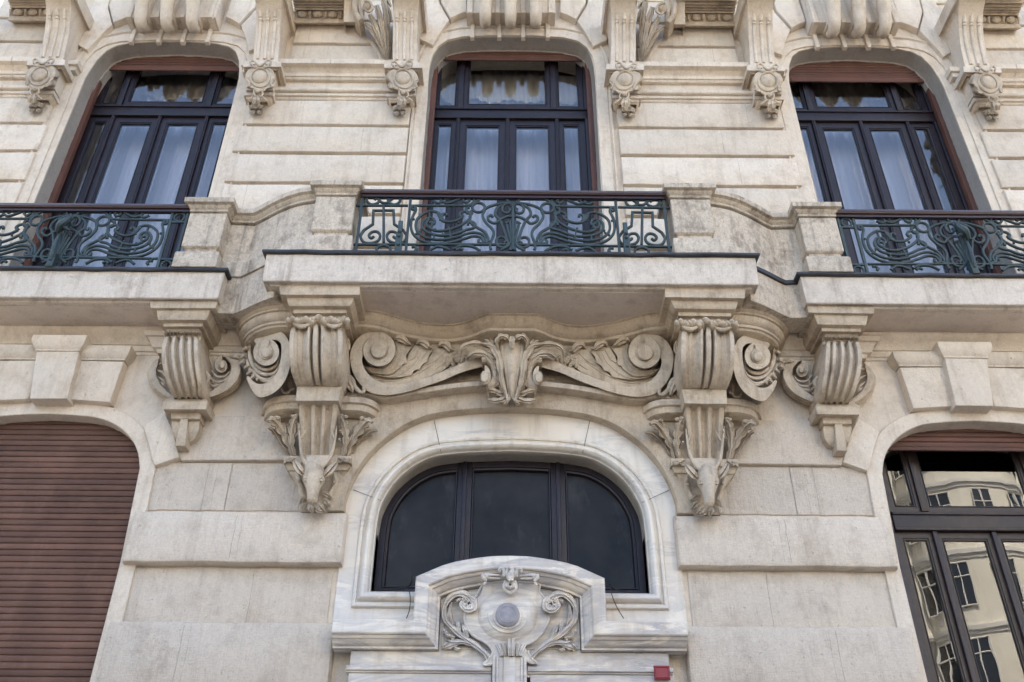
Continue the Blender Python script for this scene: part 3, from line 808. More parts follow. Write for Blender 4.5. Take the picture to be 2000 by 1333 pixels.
S = MB(); slats(S, RX - .98, RX + .98, 5.345, 5.65, .12, .05); S.box(RX - .98, RX + .98, .112, .13, 5.31, 5.345, .004)
S.tube([(RX - .87, .11, 5.33), (RX - .87, .09, 5.35)], .01, 6)
S.build('roller_shutter', M_SHUT, fo, 30, 'lowered strip of brown roller shutter')
for s_ in (-1, 1):
    G = MB(); a = RX + s_ * .97; b = RX + s_ * .925; G.box(min(a, b), max(a, b), .10, .15, .9, 5.6, .005); G.build('guide_rail', M_SHUTD, fo, 30)
    G = MB(); a = RX + s_ * .93; b = RX + s_ * .885; G.box(min(a, b), max(a, b), .17, .24, .9, 5.31, .008); b2 = RX + s_ * .87; G.box(min(a, b2), max(a, b2), .20, .215, .9, 5.31, .004)
    for zz_ in (2.6, 3.4, 4.2, 5.0): G.box(min(a, b) - .004, max(a, b) + .004, .16, .17, zz_, zz_ + .05, .003)
    G.build('screen_frame', M_TEAL, fo, 30)
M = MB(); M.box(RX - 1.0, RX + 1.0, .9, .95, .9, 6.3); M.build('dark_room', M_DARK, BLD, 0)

# fanlight over the door
Y = .17
F = MB()
il = [xz(*q, Y) for q in [(753, 1157), (757, 1100), (766, 1040), (783, 993), (806, 962), (838, 936), (880, 918)]]
hw = 1.115; zb = 4.05
arc = [(x, z + .0) for x, z in lun_half]
frm = [(-1.115, 3.98)] + [(x * 1.02, z + .02) for x, z in lun_arc[:-1]] + [(0, lun_arc[-1][1] + .02)]
frm = frm + [(-x, z) for x, z in frm[::-1][1:]]
F.sweep(frm, [(.05, Y + .06), (0.05, Y), (-.075, Y), (-.08, Y + .01), (-.088, Y + .012), (-.092, Y + .002), (-.10, Y + .004), (-.108, Y + .02), (-.108, Y + .06)], XZ, closed=True)
for x in (-.398, .405):
    F.box(x - .062, x + .062, Y - .004, Y + .06, 4.03, 5.22, .006)
    F.box(x - .018, x + .018, Y - .022, Y - .004, 4.03, 5.21, .008)
    for s_ in (-1, 1):
        F.box(x + s_ * .072 - .008, x + s_ * .072 + .008, Y + .002, Y + .06, 4.05, 5.20, .004)
FAN = F.build('window', M_WOOD, BLD, 30, 'arched three part fanlight with dark netted panes over the door')
for x0, x1 in ((-1.03, -.47), (-.33, .33), (.47, 1.03)):
    def topz(x):
        xx = min(1.04, abs(x)); best = 5.2
        for (a, za), (b, zb_) in zip(lun_arc[:-1], lun_arc[1:]):
            if abs(b) <= xx <= abs(a) and a != b: best = za + (zb_ - za) * (abs(a) - xx) / (abs(a) - abs(b))
        return best - .06
    G = MB(); n = 10; pts = [(x0, 4.08), (x1, 4.08)] + [(x1 + (x0 - x1) * i / n, topz(x1 + (x0 - x1) * i / n)) for i in range(n + 1)]
    G.poly(pts, Y + .035, Y + .04, 0, tone=.5); G.build('pane', M_SCREEN, FAN, 0)
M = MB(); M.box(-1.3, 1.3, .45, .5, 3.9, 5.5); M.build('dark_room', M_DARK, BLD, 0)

# ------------------------------------------------------------------ wrought iron railings (one half traced, the other mirrored)
def zr(pts): return [(W(680 + x / 3.077, 360 + y / 3.077, -.76).x + .012, W(680 + x / 3.077, 360 + y / 3.077, -.76).z) for x, y in pts]
WD = .024
def stroke(M, pts, w=WD, n=5, y0=-.765, y1=-.745, closed=False, raw=False):
    p = zr(pts) if not raw else pts
    if n: p = [(q.x, q.y) for q in cat([(a, b, 0) for a, b in p], n, closed)]
    j = random.uniform(-.0015, .0015)
    M.bar(p, w, y0 + j, y1 + j, XZ, closed)
    if not closed:
        pass
def ringp(cx, cz, rx, rz_): return [(cx + rx * cos(2 * pi * i / 20), cz + rz_ * sin(2 * pi * i / 20)) for i in range(20)]
def blob(M, x, y, r=.013): 
    p = zr([(x, y)])[0]; M.ell((p[0], -.757, p[1]), r, .014, r, 8, 5)
ZR = 7.44; ZL = 6.745
def centre_half():
    M = MB()
    for s_ in [
        [(394, 143), (383, 150), (372, 143), (376, 132), (392, 134), (400, 150), (385, 180), (372, 215), (370, 262), (385, 300), (420, 330), (470, 348), (540, 355), (620, 345), (690, 325), (745, 310), (790, 318), (808, 345), (845, 355)],
        [(545, 215), (552, 190), (530, 168), (490, 160), (445, 175), (408, 205), (398, 250), (410, 285), (445, 312), (500, 328), (560, 330), (640, 316), (700, 296), (750, 288), (795, 298), (815, 318), (812, 342), (795, 352), (776, 345), (778, 330)],
        [(505, 240), (512, 220), (495, 203), (465, 205), (442, 225), (438, 255), (460, 282), (510, 300), (570, 305), (640, 295), (700, 272), (742, 262), (756, 244), (742, 226), (716, 228), (712, 244)],
        [(478, 232), (490, 226), (498, 240), (482, 256), (464, 246), (462, 226), (480, 210)],
        [(480, 262), (520, 278), (575, 276), (640, 258), (690, 232), (722, 205), (725, 178), (705, 162), (678, 165), (662, 180), (672, 192), (684, 186)],
        [(530, 172), (542, 195), (560, 218), (600, 226), (645, 216), (680, 196)],
        [(586, 190), (580, 176), (562, 180), (556, 200), (566, 216)],
        [(732, 160), (714, 172), (702, 162), (704, 142), (722, 138)],
        [(738, 168), (722, 195), (735, 235), (775, 262), (812, 285), (832, 318), (836, 345)],
        [(500, 100), (530, 112), (560, 104), (590, 112), (640, 95), (690, 72), (728, 66), (748, 84), (742, 110), (716, 126), (700, 120)],
        [(555, 104), (548, 84), (560, 68), (582, 70), (588, 86), (574, 92)],
        [(688, 78), (682, 96), (702, 108), (720, 96), (712, 84)],
        [(740, 118), (790, 84), (850, 66), (920, 58), (983, 57)],
        [(806, 150), (850, 128), (915, 113), (983, 110)],
        [(983, 135), (968, 117), (938, 118), (918, 138), (925, 165), (950, 172), (966, 156), (956, 144)],
        [(918, 122), (885, 145), (876, 180), (902, 212), (925, 262), (945, 320), (958, 372)],
        [(902, 212), (875, 232), (842, 220), (832, 198), (848, 184), (862, 196)],
        [(902, 214), (940, 196), (983, 192)],
        [(938, 236), (952, 226), (983, 222)], [(946, 240), (958, 290), (972, 345)], [(966, 228), (974, 300), (979, 345)],
        [(812, 152), (800, 190), (822, 232), (858, 268), (866, 300), (852, 340), (845, 372), (850, 392)],
        [(925, 352), (940, 340), (934, 322), (905, 316), (884, 332), (886, 362), (912, 378), (945, 372), (965, 350)],
        [(978, 335), (950, 372), (905, 396)], [(981, 345), (972, 372), (966, 396)],
        [(480, 396), (520, 374), (560, 376), (600, 392)], [(622, 388), (665, 370), (735, 372), (785, 398)],
        [(640, 396), (660, 384), (682, 392)],
        [(372, 376), (392, 374), (404, 388), (392, 398)],
    ]: stroke(M, s_)
    stroke(M, ringp(775, 138, 38, 28), closed=True)
    for x, y in ((478, 163), (386, 210), (402, 297), (508, 328), (612, 316), (596, 262), (515, 272), (432, 270), (655, 230), (560, 300)): blob(M, x, y)
    for a, b in (((508, 300), (508, 328)), ((602, 276), (606, 318)), ((430, 278), (410, 292)), ((480, 170), (480, 205))): stroke(M, [a, b], .014, 0)
    for yy, x0, x1 in ((127, 360, 738), (360, 350, 1000)):
        stroke(M, [(x0, yy), (x1, yy)], .022, 0)
    return M
def centre_mid():
    M = MB(); stroke(M, ringp(983, 88, 36, 25), closed=True); stroke(M, [(983, 112), (983, 398)], .024, 0, -.775)
    stroke(M, [(972, 398), (983, 350), (994, 398)], .03, 3)
    return M
AXR = zr([(983, 100)])[0][0]
H = centre_half(); H2 = MB(); H2.v = [(2 * AXR - x, y, z) for x, y, z in H.v]; H2.f = [f[::-1] for f in H.f]; H2.t = list(H.t)
SCROLL = MB(); SCROLL.join(H).join(H2).join(centre_mid())
px1 = zr([(352, 250)])[0][0] - AXR      # inner post
px0 = zr([(57, 250)])[0][0] - AXR      # outer post
def side_panel():
    M = MB()
    for s_ in [[(205, 130), (205, 350)], ]: stroke(M, s_, .024, 0)
    for m_ in (0, 1):
        q = lambda L: [((408 - x) if m_ else x, y) for x, y in L]
        stroke(M, q([(205, 156), (144, 156), (140, 238), (86, 274)]), WD, 0)
        stroke(M, q([(86, 274), (66, 310), (84, 345), (128, 352), (170, 338), (184, 308), (166, 284), (134, 286), (116, 306), (130, 322), (146, 312)]))
        stroke(M, q([(100, 66), (108, 104), (136, 120), (170, 110), (176, 92), (162, 82), (150, 92)]))
    stroke(M, ringp(213, 88, 33, 24), closed=True)
    stroke(M, [(162, 398), (168, 378), (205, 366), (240, 378), (246, 398)])
    stroke(M, [(35, 127), (352, 127)], .022, 0); stroke(M, [(18, 360), (352, 360)], .022, 0)
    x0 = AXR + px0; x1 = AXR + px1
    M.box(x0 - .011, x0 + .011, -.768, -.742, ZL - .03, ZR); 
    M.box(x1 - .011, x1 + .011, -.768, -.742, ZL - .03, ZR)
    # stay bolted to the slab edge
    xb = x1 - .065
    M.box(xb - .02, xb + .02, -.80, -.775, ZL - .03, 7.12, .006); M.box(xb - .03, xb + .03, -.81, -.775, ZL - .03, ZL + .22, .006)
    for z in (6.83, 6.93, 6.98): M.ell((xb, -.815, z), .018, .014, .018, 8, 5)
    return M
SP = side_panel(); SP2 = MB(); SP2.v = [(2 * AXR - x, y, z) for x, y, z in SP.v]; SP2.f = [f[::-1] for f in SP.f]; SP2.t = list(SP.t)
R_ = MB().join(SCROLL).join(SP).join(SP2)
R_.box(AXR + px0, AXR - px0, -.764, -.746, ZR - .008, ZR + .012, 0)
R_.build('railing', M_IRON, BC, 30, 'green scrolled iron railing with a lyre panel at each end')
def handrail(x0, x1, Y, par):
    M = MB()
    pr = [(Y - .012, 7.452), (Y - .012, 7.425), (Y - .03, 7.425), (Y - .03, 7.452), (Y - .045, 7.455), (Y - .054, 7.47), (Y - .046, 7.485), (Y - .038, 7.49), (Y - .036, 7.505), (Y - .028, 7.52), (Y, 7.527), (Y + .03, 7.52), (Y + .045, 7.49), (Y + .045, 7.455), (Y - .012, 7.452)]
    M.grid(lambda u, v: (x0 + (x1 - x0) * u, lerpl([s[0] for s in pr], v), lerpl([s[1] for s in pr], v)), 2, len(pr), tone=.5)
    M.build('handrail', M_RAIL, par, 30)
handrail(AXR + px0 - .01, AXR - px0 + .01, -.755, BC)
def side_rail(xc, par, sgn):
    M = SCROLL.shift(xc - AXR, .225, 0)
    M.v = [(xc + (x - xc) * .985, y, z) for x, y, z in M.v]
    for s_ in (-1, 1):
        for q in (px1, px1 - .145):
            x = xc - s_ * q; M.box(x - .012, x + .011, -.543, -.517, ZL - .03, ZR)
        x = xc - s_ * (px1 - .0725)
        for z, r in ((7.375, .048), (6.80, .045)):
            p = [(x + r * cos(2 * pi * i / 20), z + r * sin(2 * pi * i / 20)) for i in range(20)]
            M.bar(p, .02, -.54, -.52, XZ, True)
        for z in (7.315, 6.865, 7.43): M.box(x - .075, x + .075, -.54, -.52, z - .01, z + .01)
    # forged stay with its carved head in front of the vase
    xb = xc - sgn * .0
    M.tube(cat([(xb, -.55, ZL + .05), (xb, -.60, 6.86), (xb - sgn * .01, -.60, 7.0), (xb - sgn * .02, -.57, 7.12)], 3), [.030, .026, .020, .014], 8)
    M.leaf(front(-.58), [(1000 + (xb * 200), 0), (1000 + xb * 200, 1)], [1, 1], [0, 0]) if False else None
    M.tube(cat([(xb - sgn * .05, -.575, 7.14), (xb - sgn * .02, -.61, 7.20), (xb + sgn * .02, -.60, 7.27), (xb + sgn * .01, -.575, 7.34)], 3), [.022, .040, .034, .006], 8)
    M.tube([(xb - sgn * .06, -.58, 7.22), (xb - sgn * .0, -.60, 7.19), (xb + sgn * .07, -.575, 7.16)], [.005, .022, .005], 6)
    M.box(xb - .032, xb + .032, -.60, -.54, ZL - .02, ZL + .14, .008)
    for z in (6.80, 6.87): M.ell((xb, -.605, z), .014, .010, .014, 8, 5)
    M.box(xc + px1 - .15, xc - px1 + .15, -.539, -.521, ZR - .008, ZR + .012)
    M.build('railing', M_IRON, par, 30, 'green scrolled iron railing with a narrow ringed end panel')
    handrail(xc + px1 - .16, xc - px1 + .16, -.53, par)
side_rail(-4.165, BL, 1); side_rail(4.165, BR, -1)

# ------------------------------------------------------------------ small separate things
M = MB(); a = W(1277, 1300, -.2); b = W(1310, 1327, -.2)
M.box(a.x, b.x, -.20, -.165, b.z, a.z, .004, .5)
M.sweep([(a.x + .008, b.z + .008), (b.x - .008, b.z + .008), (b.x - .008, a.z - .008), (a.x + .008, a.z - .008)], [(0, -.199), (.002, -.206), (.006, -.206), (.008, -.199)], XZ, closed=True, tone=.5)
tag(M.build('wall_plaque', M_RED, None, 30), 'small blank red enamel plaque screwed to the marble above the door', 'plaque')
M = MB()
def cable(pts, r, Y):
    M.tube(cat([W(x, y, yy) for (x, y), yy in zip(pts, Y)], 5), r, 6)
cable([(740, 1154), (765, 1152), (790, 1148), (802, 1141), (806, 1120)], .007, [.08, .06, .02, -.02, -.05])
cable([(745, 1157), (775, 1156), (795, 1149), (801, 1165), (800, 1190), (794, 1208)], .0035, [.06, .04, -.08, -.12, -.14, -.2])
tag(M.build('cable', M_CABLE, None, 60), 'black cables lying on the fanlight sill, one hanging left of the pediment', 'cable')
M = MB()
cable([(1235, 1158), (1215, 1155), (1197, 1149), (1190, 1140)], .006, [.05, .03, -.02, -.05])
cable([(1192, 1145), (1195, 1162), (1204, 1185), (1218, 1208)], .0032, [-.06, -.12, -.15, -.2])
tag(M.build('cable', M_CABLE, None, 60), 'thin black cable curving down right of the marble pediment', 'cable')

# ------------------------------------------------------------------ the houses across the street (mirrored in the panes)
def far_house(x0, x1, h, mat, lab, bay=None, nwin=4, name='far_house'):
    E_ = empty(name, ((x0 + x1) / 2, -16, 0), lab, 'building'); yf = -14.5
    M = MB(); M.v = []; M.poly([(x0, 0), (x1, 0), (x1, h), (x0, h)], yf, yf - 6, 0, mp=XZ, tone=.5, back=True)
    if bay:
        cx, r = bay
        path = [(cx + r * cos(pi * i / 16), yf + r * .8 * sin(pi * i / 16)) for i in range(17)]
        path = path[::-1]
        M.sweep(path, [(0, 3.5), (0, h - .5)], XY, tone=.5)
        for k in range(1, 8):
            z = 3.4 + (k - 1) * 3.1; T = MB()
            T.sweep(path, [(0, z - .25), (.06, z - .22), (.08, z - .1), (.16, z - .05), (.18, z + .12), (0, z + .16)], XY, caps=False); T.build('cornice', M_OPPT, E_, 20)
    wl_ = M.build('wall', mat, E_, 0)
    if bay:
        pass
        for k in range(6):
            z0 = 4.3 + k * 3.1
            for i in (1.5, 4.6, 8, 11.4, 14.5):
                a = pi * i / 16; c = Vector((cx + r * cos(a), yf + r * .8 * sin(a), 0)); t = Vector((-sin(a), cos(a) * .8, 0)).normalized(); n = Vector((t.y, -t.x, 0))
                fm = MB(); q = [c - t * .42 + n * .05, c + t * .42 + n * .05]
                fm.add([(q[0].x, q[0].y, z0), (q[1].x, q[1].y, z0), (q[1].x, q[1].y, z0 + 1.8), (q[0].x, q[0].y, z0 + 1.8)], [(0, 1, 2, 3)])
                fo_ = fm.build('window', M_OGL, E_, 0)
                bm_ = MB()
                for uu in (-.42, 0, .42): bm_.tube([(c + t * uu + n * .07) + Vector((0, 0, z0)), (c + t * uu + n * .07) + Vector((0, 0, z0 + 1.8))], .035, 4)
                for vv in (0, 1.2, 1.8): bm_.tube([(c - t * .42 + n * .07) + Vector((0, 0, z0 + vv)), (c + t * .42 + n * .07) + Vector((0, 0, z0 + vv))], .035, 4)
                bm_.build('frame', M_OPPT, fo_, 0)
    if bay:
        for k in range(int(h / 3.1)):
            z = 3.3 + k * 3.1
            for xa, xb in ((x0, bay[0] - bay[1] - .05), (bay[0] + bay[1] + .05, x1)):
                G = MB(); G.box(xa, xb, yf + .10, yf, z, z + .10, 0); G.box(xa, xb, yf + .16, yf, z + .10, z + .2, 0); G.build('string_course', M_OPPT, E_, 0)
    xs = [x0 + (i + .5) * (x1 - x0) / nwin for i in range(nwin)]
    for x in xs:
        if bay and abs(x - bay[0]) < bay[1] + .5: continue
        for k in range(int((h - 2) / 3.1)):
            z0 = 1.2 + k * 3.1
            fm = MB(); fm.box(x - .55, x + .55, yf + .02, yf - .05, z0, z0 + 1.9, 0); fo_ = fm.build('window', M_OGL, E_, 0)
            bm_ = MB()
            bm_.sweep([(x - .58, z0 - .03), (x + .58, z0 - .03), (x + .58, z0 + 1.93), (x - .58, z0 + 1.93)], [(0, yf), (0, yf + .08), (.08, yf + .08), (.08, yf)], XZ, closed=True)
            bm_.box(x - .03, x + .03, yf + .05, yf, z0, z0 + 1.9); bm_.box(x - .5, x + .5, yf + .05, yf, z0 + 1.25, z0 + 1.32)
            bm_.box(x - .7, x + .7, yf + .2, yf, z0 - .14, z0 - .06)
            bm_.build('frame', M_OPPT, fo_, 0)
    M = MB(); M.box(x0, x1, yf + .35, yf - 6, h, h + .3, 0); M.build('cornice', M_OPPT, E_, 0)
far_house(2.2, 17, 26, M_OPP, 'cream house across the street with a rounded bay, mirrored in the lower right window', (10.6, 2.6), 9)
far_house(-7, 2.1, 9.5, M_OPPD, 'low grey house across the street facing the door', None, 5)
far_house(-24, -7.1, 12.5, M_OPPD, 'long grey house across the street to the left', None, 8)
far_house(17.1, 34, 13, M_OPPD, 'long grey house across the street to the right', None, 8)

# ================================================================== CARVED ORNAMENT
def stack(M, lv, yb=0.0, tone=None, caps=True):
    """block seen from the front: lv = (y seen, x left seen, x right seen, depth Y), sides run back to the wall"""
    vs = []
    for (y, xl, xr, Y) in lv:
        a, b = W(xl, y, Y), W(xr, y, Y)
        vs += [(a.x, yb, a.z), (a.x, Y, a.z), (b.x, Y, b.z), (b.x, yb, b.z)]
    fs = [(i * 4 + k, i * 4 + k + 1, i * 4 + k + 5, i * 4 + k + 4) for i in range(len(lv) - 1) for k in range(3)]
    if caps: n = len(lv) - 1; fs += [(0, 1, 2, 3), (n * 4, n * 4 + 1, n * 4 + 2, n * 4 + 3)]
    return M.add(vs, fs, tone)
def fluted(M, L, R, Yf, prof, nv=16, yb=0.0, tone=.5):
    """surface between two seen edges; Yf(v) depth; prof = (u, height)"""
    Lc = cat([(a, b, 0) for a, b in L], 6); Rc = cat([(a, b, 0) for a, b in R], 6)
    vs = []; m = len(prof) + 2
    for i in range(nv):
        v = i / (nv - 1); a = lerpl(Lc, v); b = lerpl(Rc, v); Y = Yf(v); k = 0
        p = W(a.x, a.y, Y); vs.append((p.x, yb, p.z))
        for u, h in prof:
            q = a.lerp(b, u); p = W(q.x, q.y, Y); vs.append((p.x, p.y - h, p.z))
        p = W(b.x, b.y, Y); vs.append((p.x, yb, p.z))
    fs = [(i * m + j, (i + 1) * m + j, (i + 1) * m + j + 1, i * m + j + 1) for i in range(nv - 1) for j in range(m - 1)]
    return M.add(vs, fs, tone)
PX = .0047
def plate(M, pl, pts, d1, d0, bev=1.2, smooth=0, tone=.5):
    if smooth: pts = [(p.x, p.y) for p in cat([(a, b, 0) for a, b in pts], smooth, True)]
    return M.poly([(x, -y) for x, y in pts], -d1 / PX, -d0 / PX, bev, mp=lambda a, b, w: pl(a, -b, -w * PX), tone=tone)
def zz5(L): return [(660 + x / 5.554, 580 + y / 5.554) for x, y in L]
def zc2(L): return [(480 + x / 4.76, 740 + y / 4.76) for x, y in L]
def zc1(L): return [(440 + x / 5.126, 540 + y / 5.126) for x, y in L]
def zc4(L): return [(270 + x / 3.922, 560 + y / 3.922) for x, y in L]
def zc8(L): return [(440 + x / 4.762, y / 4.762) for x, y in L]

# ---------------------------------------------------------------- large scroll bracket
def big_bracket():
    B = MB()
    stack(B, [(557, 545, 703, -.75), (576, 547, 702, -.75), (577, 549, 700, -.742), (582, 560, 691, -.705), (586, 561, 690, -.704), (592, 562, 687, -.698), (598, 565, 683, -.682), (600, 567, 681, -.67), (605, 573, 676, -.638), (612, 573, 676, -.636), (617, 581, 667, -.59), (640, 581, 667, -.56)], 0, .5)
    prof = [(0, -.02), (.01, .0), (.09, .004), (.11, -.012), (.14, -.018), (.17, -.008), (.24, -.022), (.31, -.008), (.35, .014), (.385, .014), (.40, -.035), (.43, -.035), (.45, .012), (.49, .018), (.535, .012), (.55, -.035), (.58, -.035), (.60, .014), (.64, .014), (.69, -.008), (.76, -.022), (.83, -.008), (.86, -.018), (.89, -.012), (.91, .004), (.99, .0), (1, -.02)]
    fluted(B, [(572, 630), (565, 655), (564, 690), (568, 725), (582, 757)], [(666, 630), (670, 655), (670, 690), (669, 725), (664, 757)], lambda v: -.56 + .17 * v - .16 * max(0, sin(pi * v)) ** .65, [(u, h * 1.8 if h < -.02 or .3 < u < .7 else h * 1.3) for u, h in prof], 26)
    stack(B, [(752, 579, 668, -.37), (755, 580, 667, -.41), (783, 578, 661, -.415), (785, 580, 659, -.40), (789, 584, 656, -.36)], 0, .5)
    fl = [(0, -.01), (.02, .0), (.13, .0), (.15, -.02), (.20, -.04), (.27, -.04), (.31, -.02), (.33, 0), (.42, 0), (.44, -.02), (.48, -.04), (.54, -.04), (.59, -.02), (.61, 0), (.69, 0), (.71, -.02), (.76, -.04), (.82, -.04), (.86, -.02), (.88, 0), (.98, 0), (1, -.01)]
    fluted(B, [(583, 784), (584, 820), (586, 860), (588, 896)], [(660, 784), (657, 820), (652, 860), (648, 896)], lambda v: -.37 + .20 * v ** .8, fl, 14)
    # rounded heads of the flutes
    stack(B, [(889, 598, 643, -.22), (893, 597, 644, -.26), (905, 600, 641, -.275), (911, 603, 637, -.27), (916, 606, 634, -.20)], 0, .5)
    # small flanking capitals and the tapered foot
    stack(B, [(891, 554, 686, -.19), (905, 554, 686, -.19), (906, 557, 683, -.175), (910, 558, 682, -.17), (912, 558, 682, -.165), (914, 560, 680, -.165), (919, 561, 679, -.16), (921, 563, 677, -.145), (930, 570, 670, -.13), (945, 580, 662, -.12), (965, 585, 655, -.11), (1000, 587, 650, -.10)], 0, .5)
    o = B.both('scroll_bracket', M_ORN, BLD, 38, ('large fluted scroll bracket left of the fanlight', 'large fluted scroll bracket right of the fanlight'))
    # leaf fringe under the capital
    F = MB(); pl = front(-.635)
    def tip(x, y, w, lean, dY):
        F.tube([tuple(q) for q in cat([W(x, y + 20, -.60), W(x + lean * .3, y + 10, -.655), W(x + lean * .8, y + 3, -.685), W(x + lean, y - 2, -.66 - dY)], 3)], [w * .0042, w * .0050, w * .0042, .004], 8, .55)
    for x, s_ in ((571, -1), (597, 1), (646, -1), (671, 1)):
        tip(x, 619, 7, 0, 0); tip(x - 6, 622, 5, -3, .01); tip(x + 6, 622, 5, 3, .01)
    tip(621.5, 616, 9, 0, 0); tip(614, 621, 5, -4, .02); tip(629, 621, 5, 4, .02); tip(584, 624, 5, 0, 0); tip(609, 625, 4, 0, 0); tip(634, 625, 4, 0, 0); tip(659, 624, 5, 0, 0)
    for x0, x1 in ((573, 606), (637, 668)):
        F.cord(front(-.63), [(x0, 633), ((x0 + x1) / 2, 639), (x1, 633)], [.010, .022, .010], .03)
    F.both('leaf_fringe', M_ORN, o, 50)
    # side shelves
    S = MB()
    z = W(581, 772, -.30).z
    SP_ = [(-.05, z + .01), (.0, z), (.002, z - .055), (-.004, z - .06), (-.02, z - .062), (-.024, z - .075), (-.028, z - .115), (-.05, z - .125), (-.13, z - .14)]
    lt = [WZ(*q, z) for q in [(590, 772), (565, 772), (545, 774), (528, 779), (517, 789), (512, 803), (512, 815)]]
    rt = [WZ(*q, z) for q in [(655, 775), (690, 775), (712, 777), (730, 783), (744, 794), (753, 808), (756, 826)]][::-1]
    for L in (lt, rt):
        S = MB()
        p = [(q.x, q.y) for q in cat([(a.x, a.y, 0) for a in L], 4)]
        S.sweep(p, SP_, XY, caps=False, tone=.5)
        nr = offs(p, False)
        for n, zz_ in ((-.05, z + .01), (-.02, z - .062), (-.05, z - .125)):
            ring = [(a + q.x * n, b + q.y * n, zz_) for (a, b), q in zip(p, nr)]
            S.add([(ring[0][0], 0, zz_)] + ring + [(ring[-1][0], 0, zz_)], [tuple(range(len(ring) + 2))], .5)
        S.both('side_shelf', M_ORN, o, 40)
    # acanthus leaves under the shelves
    A = MB(); pl = front(-.10)
    for pts, w, d in [
        ([(440, 725), (395, 600), (330, 470), (262, 385), (215, 385)], [6, 9, 13, 12, 4], [.03, .06, .10, .17, .20]),
        ([(450, 725), (425, 600), (430, 480), (450, 390), (475, 355)], [6, 8, 10, 9, 3], [.05, .09, .12, .17, .2]),
        ([(400, 700), (330, 600), (270, 500), (215, 455)], [3, 5, 7, 3], [.02, .03, .08, .14]),
        ([(940, 725), (980, 600), (1050, 480), (1120, 400), (1170, 400)], [6, 9, 13, 12, 4], [.03, .06, .10, .17, .20]),
        ([(900, 725), (930, 600), (925, 490), (905, 400), (880, 355)], [6, 8, 11, 9, 3], [.05, .09, .12, .17, .2]),
        ([(990, 690), (1060, 580), (1150, 500), (1225, 480)], [3, 5, 7, 3], [.02, .03, .08, .14])]:
        A.leaf(pl, zc2(pts), w, d, .028, lob=5, lobd=.45, rib=1.3)
        a = zc2([pts[-1]])[0]
    for a in [(215, 390), (250, 370), (300, 365), (440, 352), (470, 345), (1080, 370), (1120, 385), (1170, 400), (890, 345), (930, 355)]:
        q = zc2([a])[0]; p = W(q[0], q[1], -.28); A.ell(p, .022, .022, .016, 8, 5)
    for a, b in (((470, 430), (455, 520)), ((500, 500), (460, 540)), ((880, 430), (925, 470)), ((870, 480), (930, 500)), ((870, 560), (880, 590))):
        A.cord(pl, zc2([a, b]), [.012, .004], [.14, .11])
    A.both('acanthus_leaves', M_ORN, o, 50)
    # small scroll leaves beside the barrel
    C = MB(); C2 = MB(); pl = front(-.24)
    for L, r in [([(690, 1000), (640, 1010), (640, 1080), (660, 1140), (690, 1120)], .016), ([(660, 1130), (630, 1170), (590, 1170), (565, 1130)], .014), ([(1180, 620), (1225, 640), (1235, 720), (1215, 750)], .016), ([(1180, 700), (1200, 800), (1215, 900), (1210, 970)], .02), ([(1200, 980), (1270, 1030), (1300, 1110), (1360, 1165), (1395, 1140), (1375, 1120)], .018), ([(1210, 1030), (1240, 1090), (1275, 1165)], .02)]:
        (C if L[0][0] < 900 else C2).cord(pl, zc1(L), [r, r * 1.1, r * .6], .03)
    C2.leaf(pl, zc1([(1185, 1000), (1230, 1040), (1260, 1110), (1275, 1165)]), [4, 10, 8, 2], [.0, .04, .06, .04], .03)
    C.leaf(pl, zc1([(680, 990), (665, 1050), (670, 1120)]), [3, 7, 2], [.0, .04, .02], .03)
    C2.leaf(pl, zc1([(1190, 600), (1215, 660), (1205, 780), (1200, 950)]), [3, 6, 5, 2], [.02, .05, .05, .0], .03)
    C.both('scroll_leaf', M_ORN, o, 50); C2.both('scroll_leaf', M_ORN, o, 50)
    # deer head
    D = MB()
    rows = [(902, 614, .062, .05, -.17), (912, 614, .078, .07, -.22), (922, 613.5, .088, .082, -.26), (931, 613, .092, .085, -.29), (939, 612.5, .086, .080, -.315), (947, 612, .070, .072, -.335), (955, 611.5, .056, .064, -.35), (963, 611, .047, .056, -.362), (970, 610.5, .043, .048, -.372), (976, 610, .043, .042, -.378), (981, 610, .037, .034, -.380), (984, 610, .020, .018, -.375)]
    R = [(W(x, y, Y), a, b) for (y, x, a, b, Y) in rows]
    nr = 26; vs = []
    for k, (c, a, b) in enumerate(R):
        t = (R[min(k + 1, len(R) - 1)][0] - R[max(k - 1, 0)][0]).normalized(); sx = Vector((1, 0, 0)); up = t.cross(sx).normalized()
        if up.y > 0: up = -up
        for i in range(nr):
            an = 2 * pi * i / nr; s_, c_ = sin(an), cos(an)
            aa = a * (1 - .10 * max(0, c_)); bb = b
            if 3 <= k <= 4 and .25 < c_ < .8: bb *= .86            # sockets beside the brow
            if 2 <= k <= 3 and .55 < c_ < .93: bb *= 1.1
            if k >= 5 and c_ < -.2: bb *= .8
            if 8 <= k <= 10 and .3 < c_ < .75: bb *= 1.08
            vs.append(c + sx * (aa * s_ * (1 - .15 * abs(c_) * (k > 4))) + up * (bb * c_))
    fs = [(k * nr + i, k * nr + (i + 1) % nr, (k + 1) * nr + (i + 1) % nr, (k + 1) * nr + i) for k in range(len(R) - 1) for i in range(nr)]
    fs += [tuple(range(nr)), tuple((len(R) - 1) * nr + i for i in range(nr))]
    D.add(vs, fs, .5)
    pf = front(-.33)
